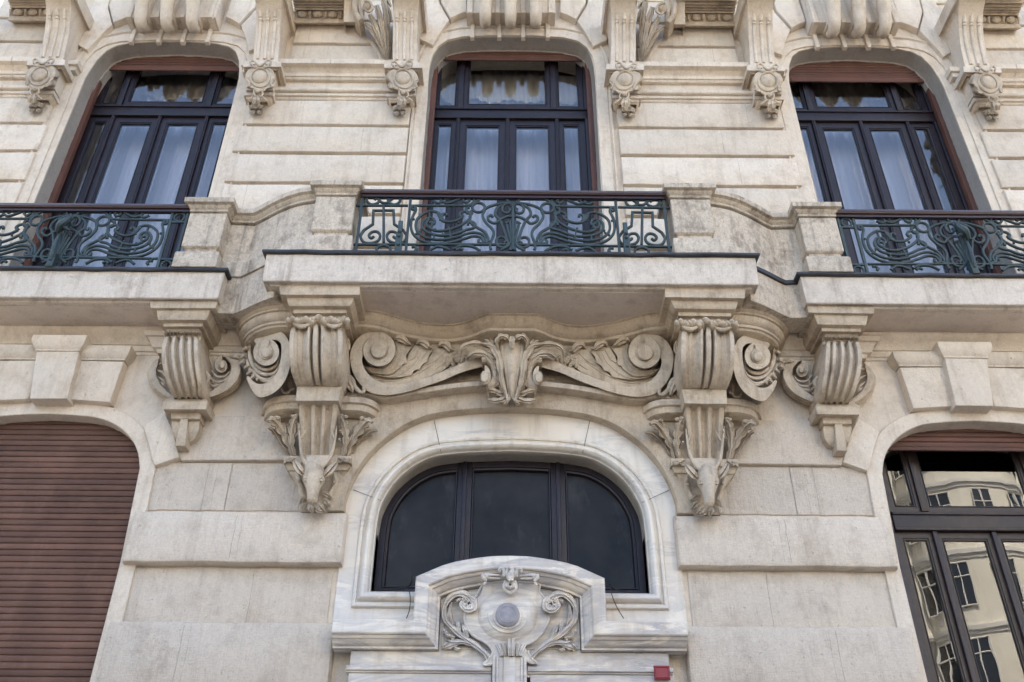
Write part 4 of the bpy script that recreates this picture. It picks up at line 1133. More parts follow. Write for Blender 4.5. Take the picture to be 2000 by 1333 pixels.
    for sx in (-1, 1):
        e = W(612.5 + sx * 15.5, 938, -.365); D.ell(e, .017, .014, .012, 10, 6)
        D.tube([e + Vector((-sx * .026, -.004, .004)), e + Vector((0, -.012, .016)), e + Vector((sx * .026, .006, .004))], [.004, .007, .004], 6)
        D.tube([e + Vector((-sx * .022, -.006, -.006)), e + Vector((0, -.012, -.012)), e + Vector((sx * .022, .006, -.006))], [.003, .005, .003], 6)
        n_ = W(610 + sx * 4.5, 975, -.412); D.tube([n_ + Vector((-.008 * sx, 0, -.006)), n_, n_ + Vector((.01 * sx, .008, .008))], [.003, .006, .003], 6)
    D.leaf(front(-.27), [(598, 930), (587, 921), (579, 910), (574, 899)], [3, 8, 8, 1.5], [.02, .07, .07, .04], .02, rib=-1.2)
    D.leaf(front(-.27), [(630, 932), (641, 923), (651, 912), (659, 902)], [3, 8, 8, 1.5], [.02, .07, .07, .04], .02, rib=-1.2)
    for L, rr, dd in [([(605, 921), (599, 908), (592, 897), (588, 880), (586, 860), (584, 842), (582, 826)], [.022, .020, .017, .014, .012, .009, .004], [.0, .0, -.02, -.03, -.03, -.02, .0]), ([(588, 856), (594, 847), (600, 835)], [.010, .008, .003], [-.03, -.02, -.01]), ([(583, 838), (587, 828), (588, 820)], [.008, .003], [0, .01]),
                      ([(622, 921), (630, 911), (640, 901), (648, 886), (653, 866), (656, 848), (658, 832)], [.022, .020, .017, .014, .012, .009, .004], [.0, .0, -.02, -.03, -.03, -.02, .0]), ([(654, 860), (650, 849), (646, 838)], [.010, .008, .003], [-.03, -.02, -.01])]:
        D.cord(front(-.28), L, rr, dd, 8, 4)
    D.both('deer_head', M_ORN, o, 60)
    # strap work and petals round the head
    P = MB()
    for L in ([(577, 925), (583, 935), (586, 948), (588, 962), (594, 975)], [(654, 925), (656, 938), (652, 952), (644, 966), (636, 978)]):
        P.bar([(W(x, y, -.16).x, W(x, y, -.16).z) for x, y in L], .034, -.17, -.10)
    for x, y in ((652, 942), (584, 938)): P.ell(W(x, y, -.19), .014, .014, .014, 8, 5)
    for pts, w, d in [([(600, 985), (592, 989), (588, 999)], [3, 6, 2], [.03, .09, .10]), ([(606, 985), (606, 993), (612, 1003)], [3, 7, 2], [.05, .12, .10]), ([(618, 983), (626, 991), (634, 1000)], [3, 7, 3], [.05, .1, .08]), ([(630, 975), (638, 980), (645, 990)], [3, 7, 2], [.03, .07, .06]), ([(628, 962), (638, 966), (648, 974)], [3, 6, 2], [.03, .06, .06]), ([(596, 970), (590, 974), (586, 984)], [3, 5, 2], [.03, .06, .06]), ([(612, 985), (620, 997), (640, 1001)], [3, 5, 2], [.03, .11, .06])]:
        P.leaf(front(-.12), pts, w, d, .022, rib=-.6)
    for s_, xs in ((1, (558, 572)), (-1, (682, 664))):
        P.leaf(front(-.19), [(xs[0], 904), ((xs[0] + xs[1]) / 2, 896), (xs[1], 906)], [1, 3, 1], [.01, .03, .01], .01)
        P.leaf(front(-.19), [(xs[0], 896), (xs[0] + s_ * 6, 901), (xs[1] + s_ * 4, 894)], [1, 3, 1], [.01, .03, .01], .01)
    P.both('petal_ornament', M_ORN, o, 50)
    return o
BIG = big_bracket()

# ---------------------------------------------------------------- oblique volute outside each large bracket
V = MB(); pa = W(525, 700, -.30)
pl = Plane(pa.x, pa.y, -.42, -.90)
_o = (zc1([(480, 545), (400, 560), (330, 610), (288, 690), (278, 770), (300, 860), (350, 905), (400, 915), (300, 950), (250, 880), (225, 860), (190, 930), (215, 1030), (255, 1110), (300, 1180), (350, 1215), (430, 1200), (510, 1150), (590, 1060), (640, 950), (655, 830), (655, 720), (640, 640), (590, 570)])[:1] +
      zc1([(290, 650), (340, 580), (430, 548), (500, 540), (560, 560), (612, 605), (645, 680), (658, 780), (650, 900), (612, 1020), (545, 1120), (450, 1190), (350, 1214), (290, 1175), (245, 1100), (212, 1020), (235, 1000), (290, 1060), (370, 1080), (450, 1040), (520, 960), (550, 850), (562, 760), (557, 680), (510, 640), (430, 650), (350, 700)]))
plate(V, pl, _o[1:], .05, -.12, 1.3, 3)
V.volute(pl, (519, 689), 27.5, 28, -pi * .4, 1, 1.0, .86, -.12, .055, .02, .36)
V.volute(pl, (518, 688), 16, 16.5, -pi * .4, 1, .85, .74, .05, .065, .018, .55)
for L, r in [([(545, 800), (520, 880), (450, 930), (370, 930), (300, 880)], .014), ([(550, 870), (500, 960), (410, 985), (320, 950), (260, 870)], .014), ([(520, 960), (440, 1030), (350, 1020), (270, 940)], .012), ([(500, 1010), (430, 1050), (360, 1040)], .010), ([(400, 1100), (340, 1115), (290, 1070)], .010), ([(250, 660), (240, 760), (270, 880), (330, 960)], .016), ([(210, 740), (220, 850), (260, 960), (320, 1040)], .014)]:
    V.cord(pl, zc1(L), [r * .5, r * 1.2, r], [-.02, .01, .0], flat=.8)
for x, y, a in ((250, 640, 0), (200, 720, 1), (175, 800, 2), (165, 860, 2), (215, 900, 2), (240, 960, 2), (270, 1010, 2)):
    q = zc1([(x, y)])[0]; V.leaf(pl, [(q[0] + 9, q[1] + 5), (q[0] + 2, q[1]), (q[0] - 5, q[1] + 5)], [2, 4.5, 2], [-.02, .03, .02], .02)
V.both('oblique_volute', M_ORN, BLD, 38)

# ---------------------------------------------------------------- frieze volutes and leaves
V = MB(); pl = front(-.19)
outer = zz5([(590, 470), (520, 398), (400, 376), (280, 402), (190, 478), (135, 600), (138, 720), (165, 830), (225, 930), (330, 1030), (480, 1068), (640, 1058), (800, 1022), (960, 970), (1150, 905), (1350, 820), (1530, 770), (1570, 762)])
inner = zz5([(1600, 655), (1500, 662), (1400, 698), (1300, 742), (1150, 800), (1000, 862), (850, 915), (720, 948), (600, 956), (490, 938), (400, 900), (330, 840), (280, 760), (262, 680), (290, 620), (360, 570), (480, 540), (580, 520)])
oc = [(p.x, p.y) for p in cat([(a, b, 0) for a, b in outer], 4)]; ic = [(p.x, p.y) for p in cat([(a, b, 0) for a, b in inner], 4)]
plate(V, pl, oc + ic, .085, -.12, 1.4)
V.volute(pl, zz5([(440, 578)])[0], 35, 35.5, -pi / 2, 1, 1.0, .84, -.12, .088, .03, .43)
V.volute(pl, zz5([(440, 578)])[0], 21, 21, -pi * .6, 1, .8, .74, .08, .10, .02, .6)
V.volute(front(-.20), zz5([(1592, 866)])[0], 14.5, 22, -pi / 2, 1, 1.1, .5, -.12, .17, .05, .5)
# band of the small roll turning down and under
pts = zz5([(1560, 690), (1640, 690), (1700, 740), (1720, 820), (1715, 900), (1680, 965), (1620, 985)])
V.bar([(p.x, p.y) for p in cat([(W(a, b, -.30).x, W(a, b, -.30).z, 0) for a, b in pts], 4)], .085, -.36, -.2, XZ)
VO = V.both('frieze_volute', M_ORN, BLD, 38)
L_ = MB(); pl = front(-.125)
base_ = front(-.085)
for pts, d in [([(330, 850), (480, 905), (650, 905), (800, 850), (870, 790), (960, 705), (1030, 580), (1080, 548), (1260, 590), (1282, 612), (1262, 640), (1235, 680), (1200, 740), (1140, 800), (1000, 862), (800, 945), (600, 962), (430, 930)], .03),
               ([(300, 800), (430, 862), (600, 880), (720, 868), (800, 850), (815, 815), (845, 795), (885, 788), (905, 750), (935, 722), (972, 705), (978, 665), (1000, 620), (1030, 585), (1015, 550), (930, 540), (850, 520), (800, 575), (765, 620), (745, 690), (640, 790), (500, 832), (380, 800)], .055),
               ([(280, 760), (400, 832), (540, 845), (622, 812), (650, 785), (685, 762), (700, 735), (738, 720), (745, 680), (740, 640), (765, 600), (790, 560), (795, 525), (700, 490), (612, 466), (636, 560), (600, 680), (520, 750), (400, 770)], .08)]:
    q = zz5(pts); plate(L_, base_, [(a.x, a.y) for a in cat([(x, y, 0) for x, y in q], 2, True)], d + .02, -.02, 1.1)
for tip, d in [([(606, 478), (640, 448), (690, 455), (740, 490), (800, 530)], .11), ([(845, 522), (890, 490), (940, 502), (980, 540), (1025, 560)], .085), ([(1085, 556), (1130, 512), (1180, 525), (1220, 570), (1262, 585)], .06)]:
    L_.leaf(base_, zz5(tip), [1, 6.5, 8, 6, 1], [d - .02, d + .02, d + .035, d + .02, d - .01], .02, rib=1.5)
    L_.cord(base_, [(x, y + 4) for x, y in zz5(tip)[1:4]], [.004, .008, .004], d + .03)
for L, d in (([(270, 740), (380, 820), (520, 830), (630, 770), (680, 660), (700, 560)], .10), ([(285, 780), (420, 850), (600, 862), (740, 800), (850, 700), (910, 600)], .077), ([(320, 850), (480, 912), (660, 905), (860, 830), (990, 760), (1085, 690)], .052), ([(300, 700), (400, 780), (520, 770), (610, 700), (640, 640)], .10), ([(600, 590), (640, 660)], .10), ([(720, 700), (810, 670), (880, 560)], .077), ([(900, 690), (930, 640), (970, 590)], .077), ([(960, 740), (1060, 690), (1160, 600)], .052), ([(1060, 780), (1150, 720), (1230, 640)], .052)):
    L_.cord(base_, zz5(L), [.003, .0075, .0025], d)
rnd = random.Random(4)
for i in range(60):
    x, y = rnd.uniform(1180, 1400), rnd.uniform(640, 790)
    if y > 812 - (x - 1180) * .42: continue
    q = zz5([(x, y)])[0]; L_.ell(pl(q[0], q[1], .01), .019, .022, .019, 8, 5)
L_.both('frieze_leaves', M_ORN, VO, 45)

# central acanthus keystone
K = MB()
prof = [(0, -.05), (.05, -.01), (.12, .0), (.2, -.012), (.3, .004), (.4, .016), (.5, .02), (.6, .016), (.7, .004), (.8, -.012), (.88, .0), (.95, -.01), (1, -.05)]
fluted(K, [(973, 667), (977, 700), (986, 735), (990, 765), (995, 786)], [(1027, 667), (1023, 700), (1014, 735), (1010, 765), (1005, 786)], lambda v: -.40 + .08 * v - .03 * sin(pi * v), prof, 16, yb=-.24)
stack(K, [(782, 994, 1006, -.34), (787, 996, 1004, -.27), (790, 998, 1002, -.26)], -.24, .5)
KH = MB()
for pts, w, d in [([(998, 672), (990, 660), (978, 657), (970, 668), (974, 684)], [3, 6, 6, 5, 1.5], [.18, .26, .26, .24, .2]),
                  ([(1000, 680), (999, 668), (1000, 657)], [4, 7, 5], [.27, .28, .22]),
                  ([(992, 784), (984, 760), (978, 730), (974, 700), (960, 676), (942, 672)], [3, 5, 7, 9, 8, 2], [.14, .18, .2, .2, .2, .17]),
                  ([(985, 770), (970, 740), (966, 712), (948, 692), (926, 690), (914, 698)], [3, 6, 8, 8, 7, 2], [.14, .16, .15, .16, .17, .14]),
                  ([(976, 700), (962, 680), (940, 672), (916, 672), (900, 682), (898, 696)], [3, 5, 6, 6, 5, 2], [.10, .13, .13, .13, .14, .1]),
                  ([(966, 676), (955, 668), (945, 664)], [4, 5, 1], [.14, .17, .14]), ([(972, 690), (963, 672), (958, 662)], [4, 5, 1], [.14, .19, .16]),
                  ([(990, 765), (978, 768), (962, 762), (950, 762)], [5, 8, 7, 2], [.10, .14, .13, .12]),
                  ([(992, 770), (982, 780), (966, 783), (952, 780)], [4, 7, 7, 2], [.12, .15, .14, .12]),
                  ([(996, 770), (990, 784), (982, 792)], [4, 6, 1.5], [.14, .16, .14]),
                  ([(980, 755), (966, 754), (954, 756)], [4, 6, 1.5], [.10, .12, .1])]:
    KH.leaf(front(-.20), pts, w, d, .024, lob=5 if len(pts) > 4 else 2, lobd=.38, rib=1.2)
for i in range(7):
    t = i / 6; a = (966 + 9 * t, 690 + 62 * t)
    KH.leaf(front(-.20), [(a[0] + 4, a[1] - 4), (a[0] - 3, a[1]), (a[0] - 7, a[1] + 6)], [2, 3, 1], [.15, .17, .13], .014)
KH.cord(front(-.2), [(971, 670), (972, 690), (979, 720), (984, 750), (992, 784)], .012, [.2, .2, .17])
m = KH.mirror(); K.join(KH).join(m)
K.build('acanthus_keystone', M_ORN, BLD, 50)

# ---------------------------------------------------------------- small scroll bracket under each side balcony
def small_bracket():
    B = MB()
    stack(B, [(588, 293, 425, -.50), (602, 294, 421, -.50), (603, 296, 419, -.495), (606, 305, 411, -.47), (608, 306, 410, -.47), (616, 307, 407, -.462), (625, 309, 403, -.447), (627, 312, 401, -.435), (632, 319, 396, -.405), (638, 319, 395, -.403), (643, 325, 389, -.36), (660, 325, 389, -.33)], 0, .5)
    prof = [(0, -.02), (.01, 0), (.13, .004), (.16, -.025), (.24, -.025), (.28, .008), (.36, .010), (.39, -.022), (.46, -.022), (.50, .008), (.58, .010), (.61, -.022), (.68, -.022), (.72, .006), (.80, .004), (.83, -.02), (.87, -.02), (.89, .004), (.99, 0), (1, -.02)]
    fluted(B, [(323, 655), (315, 680), (317, 715), (326, 750), (340, 778)], [(386, 655), (387, 680), (389, 715), (394, 750), (393, 778)], lambda v: -.40 + .16 * v - .15 * max(0, sin(pi * v)) ** .65, [(u, h * 1.7) for u, h in prof], 24)
    stack(B, [(774, 335, 397, -.20), (783, 318, 405, -.24), (785, 318, 405, -.26), (800, 319, 402, -.26), (801, 321, 400, -.25), (806, 334, 391, -.19), (818, 334, 390, -.19), (820, 336, 388, -.175)], 0, .5)
    stack(B, [(819, 335, 389, -.15), (835, 335, 389, -.15), (848, 338, 386, -.135), (860, 345, 378, -.11), (867, 352, 368, -.09)], 0, .5)
    stack(B, [(815, 353, 367, -.185), (840, 349, 365, -.182), (869, 342, 362, -.175), (871, 342, 362, -.17), (874, 345, 362, -.14)], 0, .5)
    o = B.both('small_scroll_bracket', M_ORN, BLD, 38)
    F = MB()
    for i in range(10):
        x = 325 + i * 7.3; F.leaf(front(-.44), [(x, 656), (x, 650), (x + random.uniform(-1, 1), 646)], [2, 4.2, 1], [-.02, .03, .045], .015, rib=1.5)
    F.cord(front(-.42), [(322, 652), (340, 655), (365, 656), (392, 652)], .014, .01)
    for x, y in ((392, 655), (390, 662), (325, 656)): F.ell(W(x, y, -.42), .014, .014, .02, 8, 5)
    F.both('leaf_fringe', M_ORN, o, 50)
    # spiral on the inner cheek
    S = MB(); c = W(384, 690, -.36)
    S.volute(lambda a, b, d: Vector((c.x - .012 + d, a, b)), (-.27, W(384, 700, -.27).z + .01), .17, .19, pi * .8, -1, 2.0, .55, -.02, .012, .012, .2)
    for L in ([(395, 735), (400, 745), (398, 760)], [(388, 730), (392, 750), (396, 770)], [(402, 728), (408, 738), (402, 752)]): S.cord(front(-.22), L, [.015, .02, .006], .02)
    S.both('cheek_spiral', M_ORN, o, 40)
    Wg = MB(); pl = front(-.10)
    out = zc4([(640, 530), (700, 528), (760, 545), (785, 600), (782, 660), (755, 725), (700, 785), (610, 832), (500, 864), (470, 850), (560, 800), (635, 752), (685, 700), (712, 640), (706, 585), (670, 545)])
    for k, (dx, dd) in enumerate(((0, .06), (4, .02), (8, -.02))):
        plate(Wg, pl, [(x + dx * .5, y + dx) for x, y in out], dd, -.10, 1.0)
    Wg.volute(pl, zc4([(642, 604)])[0], 17, 20, -pi / 2, -1, 1.6, .52, -.05, .05, .018, .3)
    for L in ([(560, 640), (600, 690), (660, 690), (700, 650)], [(540, 680), (590, 730), (650, 725), (690, 690)], [(530, 720), (570, 760), (620, 755), (650, 740)], [(530, 690), (500, 720), (520, 760), (560, 790)], [(470, 720), (480, 770), (520, 800)]):
        Wg.cord(pl, zc4(L), [.006, .014, .005], [.03, .05, .04], flat=.9)
    Wg.leaf(pl, zc4([(700, 540), (740, 535), (775, 560)]), [2, 4, 1], [.06, .08, .06], .01)
    out = zc4([(160, 545), (110, 580), (82, 630), (84, 690), (105, 750), (150, 800), (200, 838), (270, 872), (275, 845), (220, 800), (170, 750), (142, 690), (136, 640), (150, 595)])
    for k, (dx, dd) in enumerate(((0, .06), (3, .02), (6, -.02))):
        plate(Wg, pl, [(x - dx * .5, y + dx) for x, y in out], dd, -.10, 1.0)
    for L in ([(150, 600), (200, 590), (230, 620)], [(140, 640), (190, 660), (220, 710)], [(150, 690), (190, 720), (215, 760)], [(170, 730), (195, 755), (215, 770)]): Wg.cord(pl, zc4(L), [.006, .014, .005], [.03, .05, .04])
    Wg.both('wing_volute', M_ORN, o, 38)
    # narrow pilaster head behind it
    Q = MB(); stack(Q, [(646, 281, 330, -.16), (655, 283, 330, -.16), (658, 288, 330, -.14), (664, 292, 330, -.125), (678, 297, 330, -.11), (682, 305, 330, -.09), (690, 307, 330, -.08), (694, 312, 330, -.03)], 0, .5)
    Q.both('pilaster_head', M_STONE, BLD, 35)
small_bracket()

# ---------------------------------------------------------------- upper floor: consoles, cartouches, arch keys
XA = W(508, 152, -.2).x
def console():
    B = MB()
    lv = [(122, 495, 543, -.24), (112, 495, 543.5, -.24), (90, 497, 545, -.255), (70, 499, 546.5, -.285), (50, 500, 547.5, -.33), (30, 500.5, 548.5, -.39), (12, 500.5, 549.5, -.46), (0, 500, 550, -.52), (-14, 499, 551, -.59), (-16, 494, 556, -.62), (-40, 492, 560, -.66)]
    stack(B, lv[::-1], 0, .5)
    def Yat(y):
        for a, b in zip(lv[:-1], lv[1:]):
            if b[0] <= y <= a[0]: t = (a[0] - y) / (a[0] - b[0]); return a[3] * (1 - t) + b[3] * t
        return -.24
    for xb, xt in ((503, 508.5), (517, 523), (531, 537)):
        P = []; 
        for i in range(14):
            t = i / 13; y = 116 - t * 76; x = xb + (xt - xb) * min(1, t * 1.25)
            P.append(W(x, y, Yat(y) - .004))
        B.tube(P, [.019, .021, .021, .020, .018], 8, 1.0, .5)
        for y, r in ((40, .024), (36, .016), (33, .023), (26, .021), (20, .004)):
            pass
        B.tube([W(xt, y, Yat(y) - .006) for y in (42, 40, 38, 36, 33.5, 31, 25, 19)], [.012, .025, .024, .013, .024, .021, .020, .002], 8, 1, .5)
    # moulded head with a stepped block below
    stack(B, [(120, 475, 549, -.27), (131, 475, 549, -.27), (132, 477, 547, -.255), (135, 480, 544, -.225), (138, 481, 542, -.22), (140, 484, 539, -.18), (148, 485, 537, -.17), (177, 481, 533, -.17), (179, 482, 532, -.15)], 0, .5)
    stack(B, [(181, 476, 534, -.17), (187, 476, 533, -.17), (188, 479, 530, -.155), (193, 481, 527, -.15), (199, 485, 522, -.12), (201, 487, 520, -.06)], 0, .5)
    return B
def cartouche():
    C = MB(); pl = front(-.20)
    o_ = [(494, 133), (508, 130), (524, 132), (532, 137), (536, 144), (538, 154), (534, 155), (531, 160), (534, 163), (533, 170), (525, 173), (516, 175), (508, 178), (499, 176), (490, 172), (482, 170), (481, 163), (485, 160), (482, 155), (479, 153), (480, 144), (484, 138)]
    plate(C, pl, o_, .10, -.05, 1.6, 2)
    c = W(508, 152, -.295); C.ell(c, .082, .05, .105, 20, 12, .5)
    ringp_ = [(508 + 18.5 * cos(2 * pi * i / 24), 152.5 + 18 * sin(2 * pi * i / 24), 0) for i in range(25)]
    C.tube([W(a, b, -.305) for a, b, _ in ringp_], .013, 6, 1, .5)
    for L, r in [([(491, 128), (489, 122), (494, 119), (499, 123), (496, 127)], .013), ([(527, 128), (529, 121), (523, 118), (518, 122), (521, 127)], .013), ([(499, 124), (508, 129), (518, 123)], .016), ([(493, 131), (508, 134), (525, 131)], .014), ([(482, 156), (487, 163), (486, 170)], .012), ([(536, 156), (530, 163), (532, 170)], .012),
                 ([(495, 171), (502, 177), (508, 178), (515, 177), (522, 171)], .014), ([(496, 176), (496, 184), (500, 190)], .012), ([(511, 176), (513, 184), (508, 190)], .012), ([(511, 188), (516, 193), (523, 198)], .009), ([(493, 188), (489, 193), (486, 194)], .009)]:
        C.cord(pl, L, [r * .7, r, r * .7], .11)
    C.ell(W(503, 179, -.32), .028, .028, .028, 10, 6)
    C.leaf(pl, [(502, 185), (501, 195), (500, 204)], [4, 8.5, 8], [.08, .11, .08], .03, rib=.4)
    for pts in ([(500, 203), (494, 208), (486, 209)], [(500, 203), (507, 208), (516, 209)], [(500, 206), (500, 212), (500, 218)], [(500, 212), (494, 219), (487, 220)], [(500, 212), (506, 219), (512, 220)], [(498, 205), (491, 212), (493, 217)], [(502, 205), (509, 212), (507, 217)]):
        C.leaf(front(-.03), pts, [2, 4.5, 1.5], [.05, .10, .06], .02, rib=.4)
    return C
XS = [(-4.06 * 2 - XA), XA, W(784, 151, -.2).x]
for xs in XS:
    c_, k_ = console().shift(xs - XA), cartouche().shift(xs - XA)
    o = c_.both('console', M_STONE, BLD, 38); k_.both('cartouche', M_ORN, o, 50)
# small wall caps that return to the windows
M = MB()
for xa, xb in ((-3.13, -2.95), (-1.30, -1.08), (-5.4, -5.0)):
    M = MB(); M.box(xa, xb, -.13, 0, 10.055, 10.13, .006, .5); M.box(xa + .02, xb - .02, -.10, 0, 9.985, 10.055, .006, .5)
    M.both('wall_cap', M_STONE, BLD, 30)

# eaves moulding between the consoles
def eaves(x0, x1, dx=0):
    M = MB(); lv = [(53, -.0), (45, -.15), (43.5, -.155), (38, -.155), (37, -.145), (36, -.13), (21, -.17), (20, -.20), (15, -.215), (14, -.235), (9.5, -.245), (9, -.27), (4, -.28), (3, -.31), (-3, -.32), (-4, -.36), (-30, -.42), (-32, -.6), (-60, -.65)]
    pts = [(W(620, y, Y).y, W(620, y, Y).z) for y, Y in lv]
    a = W(x0, 45, -.15).x; b = W(x1, 45, -.15).x
    M.grid(lambda u, v: (a + (b - a) * u, lerpl([p[0] for p in pts], v), lerpl([p[1] for p in pts], v)), 2, len(pts), tone=.5)
    n = max(2, int(round((b - a) / .17))); cz = W(620, 28.5, -.16)
    for i in range(n):
        x = a + (i + .5) * (b - a) / n
        M.ell((x, -.155, cz.z), .062, .04, .052, 12, 7)
        M.tube([(x - .085, -.16, cz.z + .06), (x - .078, -.19, cz.z), (x - .085, -.15, cz.z - .06)], [.012, .016, .008], 6)
        M.tube([(x - .06, -.17, cz.z + .055), (x, -.19, cz.z + .068), (x + .06, -.17, cz.z + .055)], [.008, .01, .008], 6)
    return M
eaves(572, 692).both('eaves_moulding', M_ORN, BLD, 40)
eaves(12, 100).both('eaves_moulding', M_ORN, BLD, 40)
M = MB(); stack(M, [(-30, 672, 700, -.42), (10, 672, 700, -.30), (43, 671, 699, -.22), (44, 673, 697, -.2), (52, 675, 693, -.05)], 0, .5)
M.both('eaves_block', M_STONE, BLD, 35)
# feathered leaf carving beside the middle window
M = MB(); pl = front(-.14)
for pts, w, d in [([(754, 116), (742, 88), (728, 62), (712, 46)], [2, 5, 6, 3], [.02, .06, .10, .12]), ([(755, 116), (745, 84), (733, 52), (722, 28)], [2, 5, 7, 4], [.03, .09, .14, .18]), ([(756, 112), (750, 76), (744, 42), (735, 10)], [2, 5, 7, 5], [.04, .10, .16, .2]),
                  ([(757, 108), (757, 70), (755, 35), (750, 0)], [2, 4, 7, 6], [.04, .09, .14, .2]), ([(760, 60), (755, 40), (748, 28)], [2, 5, 1], [.1, .12, .1]), ([(764, 40), (758, 20), (745, 8)], [2, 6, 2], [.12, .15, .13]), ([(764, 14), (756, 0), (742, -8)], [2, 6, 2], [.14, .17, .15])]:
    M.leaf(pl, pts, w, d, .026, lob=4, lobd=.25, rib=1.2)
M.ell(W(719, 14, -.36), .065, .06, .075, 12, 8); M.cord(front(-.4), [(712, 2), (724, 6), (727, 18), (718, 24), (712, 16)], [.015, .02, .008], .02)
for r in ([(708, 40), (711, 44)], [(716, 48), (718, 56)], [(726, 58), (727, 66)], [(738, 72), (741, 79)]): M.cord(pl, r, [.014, .004], .05)
M.cord(front(-.3), [(705, -6), (706, 20), (708, 42)], [.05, .035, .02], .0)
b_ = [(W(a, c, -.3).x, W(a, c, -.3).z) for a, c in [(694, -12), (691, 8), (695, 28), (706, 43)]]
M.bar([(p.x, p.y) for p in cat([(a, c, 0) for a, c in b_], 4)], .06, -.34, -.1, XZ)
M.both('feathered_leaf_carving', M_ORN, BLD, 45)
M = MB(); b_ = [(W(a, c, -.05).x, W(a, c, -.05).z) for a, c in [(672, 59), (692, 57), (708, 64), (724, 80), (738, 100), (747, 120)]]
M.bar([(p.x, p.y) for p in cat([(a, c, 0) for a, c in b_], 4)], .05, -.06, 0, XZ)
M.both('curved_fillet', M_STONE, BLD, 35)

# arch of the upper windows: ring, voussoirs, rolls
def archset():
    R = MB(); P = [MB(), MB()]; K = MB()
    path = [(-.965, ZT), (-.975, 9.6)] + UC_arch
    path = path + [(-x - .04, z) for x, z in path[::-1][1:]]
    R.sweep(path, [(0, 0), (0, -.016), (.004, -.02), (.125, -.02), (.13, -.012), (.14, -.012), (.15, -.035), (.165, -.035), (.17, 0)], XZ, tone=.5)
    for x0, x1, s in ((918, 926, -1), (971, 979, 0), (1018, 1026, 0), (1066, 1074, 1)):
        a, b = W(x0, 72, -.06), W(x1, 72, -.06); t = W(x0, 10, -.06).z
        R.poly([(a.x, a.z), (b.x, b.z), (b.x, t), (a.x, t)], -.055, 0, .006)
    half = [[(813, -30), (855, -30), (858, 2), (877, 35), (861, 57), (845, 84), (813, 71)], [(860, -30), (911, -30), (911, 21), (896, 26), (880, 34), (861, 1)]]
    for k, pts in enumerate(half):
        o_ = [(W(x, y, -.10).x, W(x, y, -.10).z) for x, y in pts]
        o_ = [(max(x, -1.13) if k == 0 and x < -1.1 else x, z) for x, z in o_]
        P[0].poly(o_, -.07 - .02 * k, 0, .010)
        P[1].poly([(-x - .03, z) for x, z in o_], -.07 - .02 * k, 0, .010)
    c0 = W(912, 20, -.14).x; c1 = W(1084, 20, -.14).x; zt = W(1000, -40, -.14).z
    K.poly([(c0, W(912, 25, -.20).z), (c1, W(1084, 25, -.20).z), (c1, zt), (c0, zt)], -.20, 0, .01, tone=.5)
    for px in (947, 997, 1047):
        b0 = W(px, 45, -.28); P_ = []
        for dz, Y in ((.07, -.10), (.012, -.15), (.0, -.20), (.02, -.245), (.07, -.275), (.16, -.31), (.3, -.38), (.6, -.46)): P_.append((b0.x, Y, b0.z + dz + .145))
        K.tube([tuple(q) for q in cat(P_, 3)], [.05, .062, .066, .068, .072, .075, .08, .085], 16, 1.0, .5)
        K.poly([(b0.x - .055, b0.z + .24), (b0.x + .055, b0.z + .24), (b0.x + .08, zt), (b0.x - .08, zt)], -.27, 0, .01, tone=.5)
    for px in (918, 972, 1022, 1076):
        a = W(px, 25, -.22); K.box(a.x - .03, a.x + .03, -.225, 0, a.z, zt, .008, .5)
    return R, P, K
R, P, K = archset()
for dx, dz, nm in ((0, 0, 'middle'), (-4.04, -.135, 'left'), (4.04 + .06, -.135, 'right')):
    R.shift(dx, 0, dz).build('window_surround', M_STONE, BLD, 30)
    for q in P: q.shift(dx, 0, dz).build('voussoir', M_STONE, BLD, 30)
    K.shift(dx, 0, dz).build('rolled_keystone', M_STONE, BLD, 40)

# ---------------------------------------------------------------- carving on the marble pediment
def zm(L): return [(840 + x / 5.269, 1080 + y / 5.269) for x, y in L]
pl = front(-.15); T = MB()
# sunk panel frame
fr = [W(x, y, -.155) for x, y in zm([(120, 995), (1545, 995), (1525, 470), (140, 470)])]
T.sweep([(p.x, p.z) for p in fr], [(.012, -.15), (.012, -.158), (0, -.158), (0, -.15)], XZ, closed=True, tone=.5)
sh = zm([(545, 320), (750, 300), (760, 380), (830, 430), (900, 380), (905, 300), (1110, 320), (1125, 400), (1180, 480), (1230, 620), (1180, 780), (1080, 900), (960, 960), (1000, 1010), (1040, 1080), (1110, 1150), (1040, 1150), (980, 1120), (690, 1120), (620, 1150), (550, 1150), (620, 1080), (640, 1000), (560, 920), (440, 850), (360, 720), (370, 600), (440, 500), (520, 430)])
plate(T, pl, sh, .06, -.02, 2.5)
for seg in (sh[0:2], sh[5:13], sh[18:28] + [sh[0]], [sh[13], sh[14], sh[15]]):
    if len(seg) > 1: T.cord(pl, seg, .010, .055)
c = W(*zm([(800, 650)])[0], -.185); T.ell(c, .235, .085, .20, 32, 16, .5)
for a_, y_, r_ in ((290, -.205, .012), (200, -.245, .008), (150, -.258, .006)): T.tube([W(*zm([(800 + a_ * cos(a), 650 + a_ * .86 * sin(a))])[0], y_) for a in [2 * pi * i / 32 for i in range(33)]], r_, 6, 1, .5)

